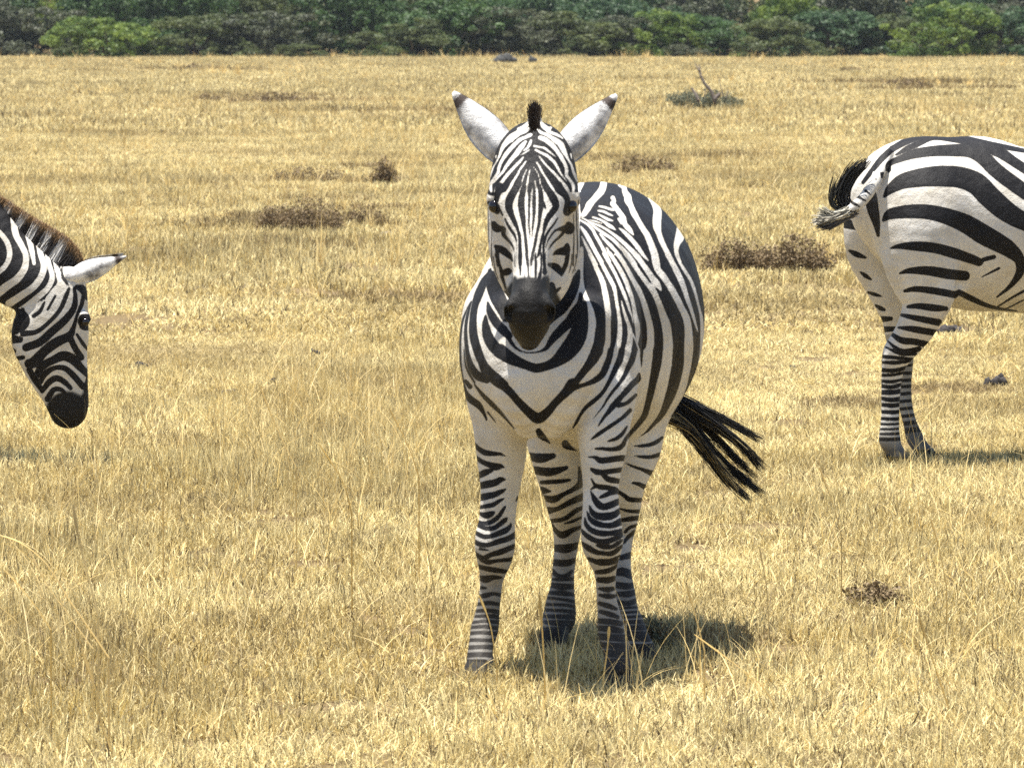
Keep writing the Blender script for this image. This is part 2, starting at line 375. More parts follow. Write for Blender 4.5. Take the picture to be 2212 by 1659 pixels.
BODY = parse('''
T1 R 160,-400,0 160,1474,0
T2 R 170,0,0 160,200,0 165,420,0 195,600,0 250,750,0 300,900,0 320,1050,0 300,1200,0 260,1350,0 180,1480,0
T1 W 190,180,100 165,290,50
T1 W 600,150,110 580,260,120 540,340,125 470,420,115 400,500,105 340,570,120 300,650,105 240,740,90 210,765,60
T1 W 760,450,75 795,505,40 760,550,90 830,640,80 900,740,90 955,810,85 960,870,90 990,940,85 1060,1020,85 1130,1110,25
T1 W 870,830,50 930,890,80
T1 W 890,210,70 960,255,80 980,340,95 1030,430,125 1040,500,125 1090,600,95 1140,720,105 1220,860,95 1290,980,95 1380,1120,105 1440,1260,115 1500,1420,125 1550,1640,130
T1 W 1370,370,50 1470,480,95 1530,580,115 1570,700,145 1560,840,150 1560,960,145 1590,1080,100 1640,1220,90 1710,1370,85 1780,1500,85 1850,1640,80
T1 W 1970,900,60 1970,1050,120 1970,1160,160 1920,1280,110 1910,1400,75 1930,1500,65 1980,1620,50
T1 W 520,600,28 620,620,38 740,660,38 820,660,25
T1 W 500,680,28 600,700,38 700,750,32 760,770,12
T1 W 510,750,18 600,800,38 680,840,45 760,860,16
T1 W 400,800,28 500,830,32 600,880,38 690,950,65 750,980,55 810,1030,12
T1 W 330,850,12 440,870,18 560,910,12
T1 W 880,1000,20 960,1060,55 1060,1160,75 1150,1260,75 1240,1380,75 1320,1490,50 1400,1580,18
T1 W 360,890,20 450,925,30 560,970,38 680,1040,40 800,1130,48 900,1210,65 1000,1300,68 1100,1400,78 1200,1500,88 1300,1640,90
T1 W 200,810,15 300,860,25 400,950,35 540,1050,45 640,1120,50 760,1200,55 880,1320,60 990,1430,70 1080,1530,70 1160,1650,75
T1 W 180,855,22 300,925,38 400,1030,42 440,1110,48 520,1250,50 600,1400,50 700,1600,55
T1 W 530,1100,20 620,1210,45 720,1310,58 820,1420,58 900,1530,66 980,1650,66
T1 W 650,1350,18 700,1450,45 770,1550,58 840,1650,50
T1 W 180,980,45 260,1080,66 330,1200,75 400,1330,68 470,1460,68 560,1620,68
T1 W 200,1150,22 270,1290,45 340,1430,55 410,1570,66 450,1650,75
T2 W 170,-100,50 170,20,60 160,200,66 160,420,75 190,600,105 250,750,110 300,900,125 320,1050,140 300,1200,150 260,1350,180 180,1480,220 60,1600,250
T2 W 290,0,40 350,100,58 410,240,66 460,340,75 500,450,78 535,600,88 560,750,88 580,900,88 580,1050,78 580,1200,78 575,1350,82 540,1500,88
T2 W 400,-20,40 460,100,48 540,250,55 620,400,58 670,500,58 700,650,48 720,780,48 740,900,48 760,1050,58 760,1200,72 745,1350,80 710,1500,90
T2 W 510,-20,38 570,80,48 650,220,48 720,360,48 790,520,48 840,640,48 890,780,38 920,880,28 950,960,18 965,1060,10
T2 W 785,720,18 810,820,28 850,960,48 890,1060,48 920,1200,72 915,1350,88 880,1500,100
T2 W 960,1230,28 1000,1310,18 1050,1450,22 1070,1510,40
T2 W 610,-20,48 690,110,58 780,260,66 850,400,66 900,540,66 950,680,58 980,820,58 1000,950,68 1030,1080,78 1040,1200,68 1035,1300,45 1040,1360,15
T2 W 710,-20,48 800,100,58 890,250,62 970,400,68 1050,540,78 1110,680,78 1160,830,88 1200,980,88 1230,1120,98 1240,1280,105 1230,1420,118 1200,1510,130
T2 W 840,-20,48 930,90,58 1020,220,66 1100,330,68 1180,440,68 1250,520,88 1300,600,88 1360,740,88 1400,850,98 1440,970,118 1480,1100,135 1500,1250,138 1510,1400,148 1505,1510,150
T2 W 990,0,58 1080,100,68 1170,220,78 1250,340,88 1320,440,105 1370,500,65 1400,550,25
T2 W 1330,470,70 1260,500,70
T2 W 1110,-10,45 1150,40,35 1200,90,10
T2 W 1300,0,108 1320,120,108 1350,230,98 1430,330,98 1510,450,90 1580,560,98 1650,690,98 1720,830,98 1790,980,108 1820,1120,110 1830,1280,128 1830,1440,138 1825,1510,140
T2 W 1500,0,68 1570,120,78 1640,250,86 1710,400,86 1760,530,76 1800,660,66 1850,800,56 1890,920,46 1930,1060,34 1970,1190,14
T2 W 1650,0,38 1690,120,38 1770,250,46 1850,380,46 1910,520,46 1960,700,36 2000,860,36 2030,1000,48 2040,1200,55 2040,1400,65 2035,1510,75
T3 D 410,-15,170 340,120,150 240,260,115 130,400,100 50,500,110 -30,560,130
T3 D 620,-15,90 590,120,92 540,250,98 490,350,98 400,430,88 280,490,68 160,530,60 60,560,80
T3 D 790,-15,95 760,130,95 700,250,85 630,400,68 560,530,60 490,640,58 400,730,66 300,810,66 220,880,58 150,980,48 90,1090,46 30,1190,20
T3 D 990,-15,80 950,130,88 900,230,76 840,360,66 750,500,52 650,620,46 570,730,38 500,850,28 430,940,20 350,1040,8
T3 D 1100,-15,50 1095,120,36 1100,240,8
T3 D 1060,350,45 1040,430,85 960,500,85 880,590,85 800,680,78 720,770,86 650,850,86 590,930,66 520,1010,46 460,1100,36 420,1160,10
T3 D 1010,670,45 930,750,58 840,810,58 740,830,78
T3 D 920,910,62 830,1000,58 740,1070,58 620,1150,58 500,1230,58 400,1300,55 300,1370,12
T3 D 870,1160,28 810,1260,56 720,1340,56 640,1370,45 570,1390,15
T3 D 380,1500,26 480,1500,46 600,1515,46 740,1500,56 810,1430,56 850,1360,56 920,1270,58 1000,1180,68 1080,1080,78 1150,970,88 1190,830,88 1230,680,98 1270,500,108 1310,300,128 1340,120,138 1350,-15,142
T3 D 1670,-15,165 1660,200,168 1620,400,165 1570,600,148 1510,760,125 1450,900,98 1380,1020,76 1290,1120,56 1180,1240,36 1050,1350,26 920,1430,20
T3 D 1950,-15,95 1920,200,90 1880,400,88 1830,560,68 1760,700,40 1690,820,36 1600,950,26 1500,1100,20 1400,1180,8
R1 D 330,75,16 450,75,38 560,80,46 660,60,56 720,10,46
R1 D 240,185,12 330,190,38 400,230,66 500,225,66 600,210,66 700,200,66 740,200,60
R1 D 280,350,36 350,385,64 430,390,56 560,375,56 665,360,56 720,350,50
R1 D 420,410,40 500,480,64 580,500,64 645,510,56 690,515,50
R1 D 280,480,20 330,560,36 400,590,56 500,600,56 600,630,64 660,670,50
R1 D 620,650,56 540,670,56 470,700,50 400,730,30
R1 D 270,620,16 330,590,36
R1 D 270,650,16 320,750,56 380,830,74 450,860,74 550,830,74 640,790,66 700,770,60
R1 D 250,840,16 290,930,56 360,980,74 470,990,84 580,970,76 650,920,60 710,880,50
R1 D 220,920,16 260,1020,46 340,1080,64 450,1110,58 560,1110,64 680,1060,80
R1 D 190,1010,16 210,1100,46 290,1180,58 420,1220,64 560,1215,58 700,1190,64
R1 D 150,1180,36 230,1260,56 350,1320,56 480,1330,64 600,1290,56 720,1230,46
R1 D 150,1340,26 230,1410,64 340,1470,56 450,1490,46 560,1490,56 660,1420,46 710,1370,16
R1 D 360,1380,36 450,1400,56 560,1400,46 640,1350,46 700,1310,26
R1 D 240,1560,36 340,1600,56 430,1610,76 530,1590,46 620,1550,36 680,1510,16
R2 D 610,130,36 700,160,46 800,160,46 900,140,36
R2 D 670,260,36 760,255,46 830,230,40 890,190,26
R2 D 690,345,46 780,350,56 860,330,46
R2 D 695,440,26 780,450,46 850,440,36
R2 D 700,510,26 800,525,46 870,520,30
R2 D 700,600,36 800,630,46 880,660,30
R2 D 710,690,36 820,720,46 900,750,30
R2 D 690,790,46 820,800,50 930,820,46
R2 D 690,870,46 830,880,60 940,900,46
R2 D 690,960,60 830,970,60 980,980,70
R2 D 690,1050,50 980,1070,60
R2 D 700,1140,60 1000,1150,70
R2 D 720,1240,70 1050,1250,80
R2 D 740,1340,90 1100,1340,100
F1 D 130,0,40 200,70,46 290,125,56 400,140,46 500,145,30 580,180,8
F1 D 160,185,40 250,250,46 350,290,56 430,315,74 500,310,46 560,325,8
F1 D 200,440,56 280,400,66 360,370,46 400,340,36
F1 D 220,575,66 340,550,74 430,530,66 500,490,56 570,490,12
F1 D 230,735,66 340,710,66 430,690,56 510,650,46 570,620,16
F1 D 225,868,36 310,850,46 400,830,46 480,780,36 555,740,12
F1 D 205,945,25 300,975,64 370,955,56 410,935,26
F1 D 190,1065,36 290,1085,46 380,1060,46 450,1010,46 510,940,40 560,860,26
F1 D 190,1110,36 300,1150,46 400,1150,46 480,1100,46 560,1040,46 590,1000,8
F1 D 150,1205,40 260,1260,46 360,1260,46 470,1220,56 570,1180,56 630,1120,36 640,1070,8
F1 D 130,1320,46 230,1370,46 350,1370,46 470,1330,56 600,1290,56 710,1230,56
F1 D 220,1430,26 280,1440,26 340,1450,12
F1 D 160,1490,30 260,1560,56 360,1510,46 470,1480,56 580,1440,56 700,1385,46
F1 D 230,1580,26 330,1610,46 450,1590,36 660,1570,46
F1 D 745,740,46 710,780,16
F2 D 170,220,30 300,250,36 400,265,36 520,280,26
F2 D 180,350,30 260,370,50 340,350,36 440,350,20
F2 D 210,470,26 265,475,16
F2 D 170,575,25 270,560,36 350,540,26 450,560,26
F2 D 170,665,25 290,650,32 380,660,28 440,670,26
F2 D 160,745,25 300,740,28 430,760,28
F2 D 140,810,20 320,805,28 430,820,28
F2 D 110,880,22 250,865,24 430,880,28
F2 D 90,940,22 220,930,26 430,950,30
F2 D 70,1010,26 220,1000,26 430,1020,30
F2 D 50,1090,26 220,1090,26 430,1100,30
F2 D 20,1180,30 220,1170,30 430,1180,34
F2 D 0,1270,36 200,1260,36 400,1270,36
F2 D 0,1350,40 250,1350,40
L1 D 320,200,10 280,280,45 230,400,56 190,520,46 175,680,50 185,800,56 220,920,58 260,1020,56 310,1100,66 380,1170,76 450,1225,66
L1 D 160,470,12 125,600,22 110,720,22 115,850,26 130,960,32 160,1060,46 220,1140,56 300,1170,56
L1 D 150,480,8 90,620,16 65,760,16 60,900,16 65,1050,16 85,1190,18 110,1280,22 150,1350,44 220,1400,44 270,1470,26 300,1540,12
L1 D 95,900,8 105,1020,12 130,1100,16 190,1200,14
L1 D 110,1190,26 150,1240,32
L1 D 190,1220,12 260,1310,26 350,1400,32 430,1480,24 500,1560,14 550,1620,8
L1 D 310,1470,12 380,1560,8
L1 D 340,200,45 360,320,90 400,430,100 450,530,90 480,600,80
L1 D 310,480,16 330,560,46 380,650,58 440,720,58 500,780,50
L1 D 290,600,16 290,680,46 310,780,66 360,870,76 440,940,76
C3 D 440,370,105 530,430,88 620,470,68 700,500,66 740,508,68 820,490,66 900,450,84 980,380,124 1050,290,135 1090,190,118 1110,90,88 1120,0,56 1125,-40,20
C3 D 310,500,66 350,560,76 430,620,68 520,700,58 600,790,58 680,870,66 750,915,78 820,870,66 890,790,56 970,710,66 1030,640,90
C3 D 755,1020,44 790,1080,56 830,1120,36
C3 D 970,1120,50 1000,1170,66 1060,1200,36
H3 D 1540,270,50 1500,400,110 1430,560,165 1340,720,190 1240,860,190 1150,960,150 900,1100,200 700,1100,200
H3 D 1570,640,50 1570,800,110 1480,950,140 1400,1080,140 1280,1200,130 1150,1330,110 1080,1420,84 1010,1520,56 900,1575,28 750,1595,20 600,1570,28 480,1480,46 400,1350,60 330,1200,80
''')
HINDL = parse('''
C4 D 455,140,25 540,155,36 620,140,20
C4 D 500,230,30 600,240,32 700,215,16
C4 D 545,305,15 640,300,18 720,290,12
C4 D 550,355,30 600,360,8
C4 D 560,400,20 620,410,28 680,380,18 740,350,18 790,310,28 785,260,18 778,210,8
C4 D 580,480,30 640,470,18 720,430,22 810,390,28
C4 D 600,545,15 690,530,18 760,480,18 815,455,14
C4 D 690,560,6 740,545,12 810,515,10
C4 D 610,570,14 640,610,18 680,630,28 740,600,18 800,580,14
C4 D 620,710,25 700,715,34 780,690,20
C4 D 610,800,25 700,805,26 770,780,15
R2 D 190,255,46 250,300,36 330,310,46 400,250,26
R2 D 180,340,20 280,340,36 430,335,30
R2 D 170,400,46 300,420,56 430,415,40
R2 D 150,485,30 300,490,46 440,510,28
R2 D 140,540,30 320,560,26 460,590,36
R2 D 110,610,30 340,620,26 470,650,36
R2 D 90,670,30 300,680,30 480,700,40
R2 D 90,740,30 300,745,40 480,750,50
R2 D 100,800,30 300,820,60 440,830,60
R2 D 100,890,50 280,900,70 400,900,60
R2 D 60,980,50 360,980,70
R2 D 40,1060,60 380,1060,70
''')
HINDR = parse('''
T3 D 1420,1330,40 1330,1400,66 1230,1440,58 1100,1460,46 980,1460,12
T3 D 980,1610,12 1100,1630,46 1250,1630,58 1380,1595,66
R1 D 750,270,16 850,315,28 960,350,36 1110,410,66
R1 D 840,535,26 920,550,46 1020,600,56
R1 D 620,640,40 730,710,46 800,760,56 980,770,46
R1 D 650,880,16 780,915,36 960,925,46
R1 D 700,1040,46 830,1020,56 960,1005,46
R1 D 740,1200,36 800,1140,36 900,1110,36
R1 D 720,1350,26 770,1280,46 860,1200,46
R1 D 680,1550,56 830,1510,76
R2 D 900,265,60 960,260,76 1070,305,66
R2 D 880,400,56 1000,415,56 1080,400,46
R2 D 880,500,36 1000,500,56 1090,480,46
R2 D 880,590,46 1000,600,46 1110,570,46
R2 D 900,655,24 1130,640,24
R2 D 900,705,24 1140,690,24
R2 D 900,755,24 1160,740,24
R2 D 900,805,30 1180,800,40
R2 D 900,870,40 1200,860,50
R2 D 950,950,80 1230,960,90
''')
RUMP = parse('''
Z7 D 700,200,20 850,135,30 1040,92,24 1250,118,36 1500,178,46 1757,228,36
Z7 D 480,480,30 540,400,40 620,300,50 700,225,50 820,155,55 950,122,36 1040,105,16
Z7 D 740,262,16 830,212,46 930,168,46 1040,128,36 1200,135,56 1380,165,66 1500,212,84 1600,262,84 1700,330,76 1900,460,76
Z7 D 680,380,46 690,330,46 780,290,56 900,250,76 1050,230,84 1200,225,96 1330,230,106 1430,280,116 1520,370,116 1620,450,116 1760,550,116 1900,640,110
Z7 D 650,590,26 700,530,76 800,470,120 950,440,145 1100,430,162 1250,440,164 1380,490,172 1480,590,172 1580,680,164 1680,750,148 1760,790,138 1900,860,120
Z7 D 640,780,26 700,730,84 850,710,105 1000,715,115 1150,750,126 1300,810,145 1430,890,155 1540,950,146 1640,1010,126 1720,1090,86 1725,1190,66 1650,1300,36 1540,1390,14
Z7 D 700,1000,16 780,985,46 900,985,74 1050,1000,80 1200,1040,84 1320,1080,76 1400,1110,66
Z7 D 1440,1090,36 1520,1070,34
Z7 D 770,1200,16 850,1180,46 1000,1180,74 1150,1205,80 1290,1220,76
Z7 D 810,1340,26 900,1325,46 1050,1340,56 1210,1370,56
Z7 D 835,1465,26 920,1460,46 1050,1475,56 1140,1480,36
Z7 D 785,1530,26 900,1555,46 1080,1590,56
Z7 D 1240,1350,46 1340,1400,46 1450,1450,36 1560,1480,26 1700,1500,12
Z7 D 1540,1470,12 1650,1400,18 1757,1340,22
Z7 D 1600,1490,12 1757,1410,12
Z7 D 1420,1230,10 1560,1160,22
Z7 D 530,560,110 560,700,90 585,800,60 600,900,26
Z8 D 570,385,16 700,400,46 880,430,46
Z8 D 520,440,26 600,490,46 700,500,46 810,525,46
Z8 D 480,490,12 550,550,26 620,580,36 740,560,36
Z8 D 440,530,8 520,570,20 600,600,26 710,600,26
Z8 D 430,620,26 540,630,26 700,645,22
Z8 D 430,668,18 550,672,28 690,655,16
Z8 D 430,730,30 540,735,30 680,700,26
Z8 D 430,775,20 540,770,22 660,740,18
Z8 D 430,820,20 520,825,24 620,805,18
Z8 D 430,860,26 520,870,30 620,840,22
Z8 D 430,912,34 520,912,36 620,900,30
Z8 D 430,960,26 520,975,32 600,960,30
Z8 D 430,1012,26 520,1020,32 600,1010,28
Z8 D 430,1070,26 520,1075,30 600,1068,26
Z8 D 430,1125,24 520,1130,26 600,1125,26
Z8 D 430,1170,18 520,1172,18 600,1165,18
Z8 D 430,1212,18 520,1212,18 600,1205,18
Z8 D 425,1250,18 520,1252,20 600,1245,20
Z8 D 420,1295,26 520,1295,26 610,1290,26
''')  # wide stroke under the tail: dark skin plus painted shade of the cleft
FARLEG = parse('''
Z7 D 320,800,80 400,820,66 480,860,14
Z7 D 370,1020,20 430,1050,46 500,1075,20
Z7 D 460,1190,16 500,1220,36 545,1250,14
Z7 D 520,1350,20 580,1370,30 635,1385,8
Z7 D 580,1455,20 620,1478,36 650,1490,24
Z7 D 620,1565,50 700,1560,36
Z7 D 630,1645,50 740,1640,36
Z8 D 560,700,20 700,690,20
Z8 D 560,760,24 700,755,24
Z8 D 560,820,24 700,810,24
Z8 D 560,870,24 700,860,24
Z8 D 560,930,24 710,915,24
Z8 D 560,990,24 720,975,24
Z8 D 570,1050,24 730,1035,24
Z8 D 580,1110,24 740,1095,24
Z8 D 590,1170,30 760,1150,30
Z8 D 600,1230,36 790,1205,36
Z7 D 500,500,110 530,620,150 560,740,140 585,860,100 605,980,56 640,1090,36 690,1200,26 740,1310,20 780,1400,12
''')  # last stroke paints shade into the cleft and down the near thigh's edge
DOCK = parse('''
Z7 D 630,390,36 630,440,20
Z7 D 580,450,14
Z7 D 550,495,14
Z7 D 500,545,24 540,575,12
Z7 D 435,590,26 500,625,16
Z7 D 395,640,26 450,670,16
Z7 D 350,700,26 400,715,16
''')
LHEAD = parse('''
Z6 D 150,945,36 240,932,28 320,870,24 390,790,26 430,700,26 450,650,16
Z6 D 170,1035,46 260,1000,46 340,930,46 420,860,44 480,780,36 490,700,26 480,650,16
Z6 D 190,1140,56 220,1130,60 290,1060,56 370,1000,56 450,960,46 480,900,26 500,830,18 530,760,26 545,690,22
Z6 D 240,1220,36 270,1160,46 340,1120,46 410,1090,56 470,1110,56 520,1160,46 570,1210,36 600,1230,30
Z6 D 460,980,36 490,1040,36 530,1100,36
Z6 D 265,1260,26 290,1210,36 350,1170,28 420,1170,32 480,1220,36 540,1290,36
Z6 D 275,1320,26 320,1260,36 370,1235,36 420,1260,32 460,1300,26
Z6 D 310,1370,36 350,1310,32 400,1310,26 430,1340,16
Z6 D 290,740,12 260,800,24 220,830,26
Z6 D 360,700,14 310,790,16
Z6 D 190,1180,36 230,1250,36 270,1310,26
Z6 D 600,760,16 600,900,16 585,1000,16 585,1200,34 580,1300,70
Z6 D 560,870,96 545,850,60
Z6 D 500,950,16 540,1010,22 570,1050,14
Z6 D 500,640,26 540,660,46 565,720,16
Z6 D 120,860,130 60,900,100 110,800,90
Z6 D 50,980,60 130,985,36
Z6 D 60,1050,40 90,1060,30
Z6 D 90,1110,26 150,1100,26
Z6 D 400,480,16 400,560,22 440,625,16
''')
LMUZ = parse('''
Z6 D 430,1440,170 440,1470,260 430,1510,190
Z6 D 575,1330,50 560,1420,130
Z6 D 380,1420,90 500,1410,110
''')
LNECK = parse('''
Z6 R -3000,-900,0 -3000,1200,0
Z6 W -60,240,25 0,290,30 50,360,34 62,440,34 30,510,31 -40,570,30
Z6 W 85,150,41 100,290,41 140,370,37 168,440,37 160,520,43 110,590,49 40,640,51 -60,720,57
Z6 W 165,240,41 190,330,37 210,420,31 222,490,21
Z6 W 235,300,25 262,420,34 285,500,39 270,570,41 220,640,43 150,690,44 60,750,49
Z6 W 300,400,21 322,500,28 340,580,33 310,650,34 250,705,39 180,765,44 120,800,33
Z6 W 350,460,18 375,540,30 398,620,49 350,665,28 310,710,18
Z6 W 395,460,18 415,540,28 445,600,36 480,630,33
Z6 W -170,150,41 -90,330,41 -90,460,49 -200,640,49
''')

# ------------------------------------------------------------------ materials
def nmat(name):
    m = bpy.data.materials.new(name); m.use_nodes = True
    nt = m.node_tree
    return m, nt, nt.nodes, nt.links, nt.nodes["Principled BSDF"]
def mixc(nt, fac, a, b):
    n = nt.nodes.new("ShaderNodeMix"); n.data_type = 'RGBA'
    for sock, val in ((n.inputs[0], fac), (n.inputs[6], a), (n.inputs[7], b)):
        if hasattr(val, 'links') or isinstance(val, bpy.types.NodeSocket): nt.links.new(val, sock)
        elif isinstance(val, (int, float)): sock.default_value = val
        else: sock.default_value = (*val, 1.0)
    return n.outputs[2]
def attr(nt, name, out='Fac'):
    n = nt.nodes.new("ShaderNodeAttribute"); n.attribute_name = name
    return n.outputs[out]
def noise(nt, scale, detail=3.0, rough=0.5, vec=None, dist=0.0):
    n = nt.nodes.new("ShaderNodeTexNoise"); n.inputs['Scale'].default_value = scale
    n.inputs['Detail'].default_value = detail; n.inputs['Roughness'].default_value = rough
    n.inputs['Distortion'].default_value = dist
    if vec is not None: nt.links.new(vec, n.inputs['Vector'])
    return n.outputs['Fac']
def mapr(nt, v, a, b, c=0.0, d=1.0, smooth=False):
    n = nt.nodes.new("ShaderNodeMapRange"); nt.links.new(v, n.inputs[0])
    n.inputs[1].default_value = a; n.inputs[2].default_value = b; n.inputs[3].default_value = c; n.inputs[4].default_value = d
    if smooth: n.interpolation_type = 'SMOOTHSTEP'
    return n.outputs[0]
def math_(nt, op, a, b=0.0, clamp=False):
    n = nt.nodes.new("ShaderNodeMath"); n.operation = op; n.use_clamp = clamp
    for i, v in ((0, a), (1, b)):
        if isinstance(v, bpy.types.NodeSocket): nt.links.new(v, n.inputs[i])
        else: n.inputs[i].default_value = v
    return n.outputs[0]
def objcoord(nt):
    return nt.nodes.new("ShaderNodeTexCoord").outputs['Object']
def bump(nt, h, strength, dist):
    n = nt.nodes.new("ShaderNodeBump"); n.inputs['Strength'].default_value = strength; n.inputs['Distance'].default_value = dist
    nt.links.new(h, n.inputs['Height']); return n.outputs[0]

# short-haired striped coat: "stripe" is the distance to the nearest stripe edge in millimetres, "skin" the bare dark muzzle
def coat_material():
    m, nt, N, L, B = nmat("striped_coat")
    co = objcoord(nt)
    mp = N.new("ShaderNodeMapping"); L.new(co, mp.inputs[0]); mp.inputs['Scale'].default_value = (1, 1, 0.45)
    nz = noise(nt, 260.0, 3.0, 0.6, mp.outputs[0])
    nz2 = noise(nt, 40.0, 3.0, 0.6, co)
    e = math_(nt, 'ADD', attr(nt, "stripe"), math_(nt, 'MULTIPLY', math_(nt, 'SUBTRACT', nz, 0.5), 3.4))
    e = math_(nt, 'ADD', e, math_(nt, 'MULTIPLY', math_(nt, 'SUBTRACT', nz2, 0.5), 1.6))
    f = mapr(nt, e, -1.6, 1.6, 0, 1, True)
    light = mixc(nt, mapr(nt, noise(nt, 9.0, 4.0, 0.6, co), 0.35, 0.72), (0.72, 0.695, 0.65), (0.55, 0.50, 0.41))
    light = mixc(nt, mapr(nt, nz, 0.25, 0.75, 0, 0.35), light, (0.50, 0.45, 0.38))
    dark = mixc(nt, mapr(nt, nz, 0.3, 0.8), (0.0035, 0.0035, 0.0045), (0.016, 0.014, 0.014))
    c = mixc(nt, f, light, dark)
    c = mixc(nt, attr(nt, "dust"), c, mixc(nt, nz, (0.008, 0.007, 0.006), (0.062, 0.052, 0.040)))
    skin = mixc(nt, nz2, (0.004, 0.0037, 0.0035), (0.020, 0.018, 0.016))
    c = mixc(nt, attr(nt, "skin"), c, skin)
    L.new(c, B.inputs['Base Color'])
    B.inputs['Roughness'].default_value = 0.58
    B.inputs['Specular IOR Level'].default_value = 0.22
    L.new(bump(nt, math_(nt, 'ADD', math_(nt, 'MULTIPLY', noise(nt, 420, 2, 0.6, mp.outputs[0]), 0.5), math_(nt, 'MULTIPLY', noise(nt, 11, 4, 0.55, co), 3.2)), 0.6, 0.007), B.inputs['Normal'])
    return m
COAT = coat_material()
def hair_material():
    m, nt, N, L, B = nmat("mane_hair")
    a = attr(nt, "hair", 'Vector')
    L.new(a, B.inputs['Base Color']); B.inputs['Roughness'].default_value = 0.5
    B.inputs['Specular IOR Level'].default_value = 0.3
    return m
HAIR = hair_material()
def ear_material():
    m, nt, N, L, B = nmat("ear_fur")
    co = objcoord(nt)
    nz = noise(nt, 300.0, 3.0, 0.6, co)
    c = mixc(nt, mapr(nt, noise(nt, 24.0, 4.0, 0.65, co), 0.40, 0.68), (0.80, 0.78, 0.75), (0.17, 0.16, 0.155))
    e = math_(nt, 'ADD', attr(nt, "stripe"), math_(nt, 'MULTIPLY', math_(nt, 'SUBTRACT', nz, 0.5), 6.0))
    c = mixc(nt, mapr(nt, e, -1.5, 1.5, 0, 1, True), c, (0.045, 0.030, 0.024))
    L.new(c, B.inputs['Base Color']); B.inputs['Roughness'].default_value = 0.8
    L.new(bump(nt, nz, 0.5, 0.004), B.inputs['Normal'])
    return m
EAR = ear_material()
def simple(name, col, rough=0.6, spec=0.5, nscale=60.0, var=0.5, bumpd=0.0):
    m, nt, N, L, B = nmat(name)
    co = objcoord(nt)
    nz = noise(nt, nscale, 4.0, 0.6, co)
    L.new(mixc(nt, nz, tuple(c * (1 - var) for c in col), tuple(min(1, c * (1 + var)) for c in col)), B.inputs['Base Color'])
    B.inputs['Roughness'].default_value = rough; B.inputs['Specular IOR Level'].default_value = spec
    if bumpd: L.new(bump(nt, nz, 0.8, bumpd), B.inputs['Normal'])
    return m
HOOF = simple("hoof_horn", (0.018, 0.016, 0.014), 0.7, 0.2, 90.0, 0.5, 0.003)
EYE = simple("eye_gloss", (0.006, 0.004, 0.003), 0.08, 0.6, 30.0, 0.2)

def stations(rows, sc=None):
    """rows px,py,D,ru_px,rv_px -> x,y,z,ru,rv"""
    out = []
    for px, py, D, ru, rv in rows:
        p = W(px, py, D); s = D / FPX
        out.append([p[0], p[1], p[2], ru * s, rv * s])
    return np.array(out)

def strands(paths, n, w0, w1, jit, colf, seg=6, seed=1, lmin=0.7):
    """hair: many thin tapered three-sided strands along interpolated guide paths"""
    r = np.random.default_rng(seed)
    Vs, Fs, Cs = [], [], []
    base = 0
    for i in range(n):
        g = r.uniform(0, len(paths) - 1) if len(paths) > 1 else 0.0
        k = min(int(g), max(0, len(paths) - 2)); f = g - k
        P = paths[k] if len(paths) == 1 else paths[k] * (1 - f) + paths[k + 1] * f
        L = r.uniform(lmin, 1.0)
        t = np.linspace(0, 1, seg) * L * (len(P) - 1)
        Q = np.stack([np.interp(t, np.arange(len(P)), P[:, d]) for d in range(3)], 1)
        off0 = r.normal(0, jit[0], 3); off1 = r.normal(0, jit[1], 3)
        tt = np.linspace(0, 1, seg)[:, None]
        Q = Q + off0 * (1 - tt) + off1 * tt ** 1.3
        d = Q[-1] - Q[0]; d /= np.linalg.norm(d) + 1e-9
        a = np.cross(d, r.normal(size=3)); a /= np.linalg.norm(a) + 1e-9; b = np.cross(d, a)
        wd = (w0 + (w1 - w0) * tt) * 0.5
        ring = [Q + wd * (math.cos(q) * a + math.sin(q) * b) for q in (0, 2.094, 4.189)]
        V = np.stack(ring, 1).reshape(-1, 3)
        j = np.arange(seg - 1)[:, None] * 3
        F = np.concatenate([np.concatenate([j + q, j + (q + 1) % 3, j + (q + 1) % 3 + 3, j + q + 3], 1) for q in range(3)], 0)
        Vs.append(V); Fs.append(F + base); base += len(V)
        Cs.append(np.repeat(colf(g / max(1, len(paths) - 1), np.linspace(0, 1, seg), r), 3, axis=0))
    return np.vstack(Vs), np.vstack(Fs), np.vstack(Cs)

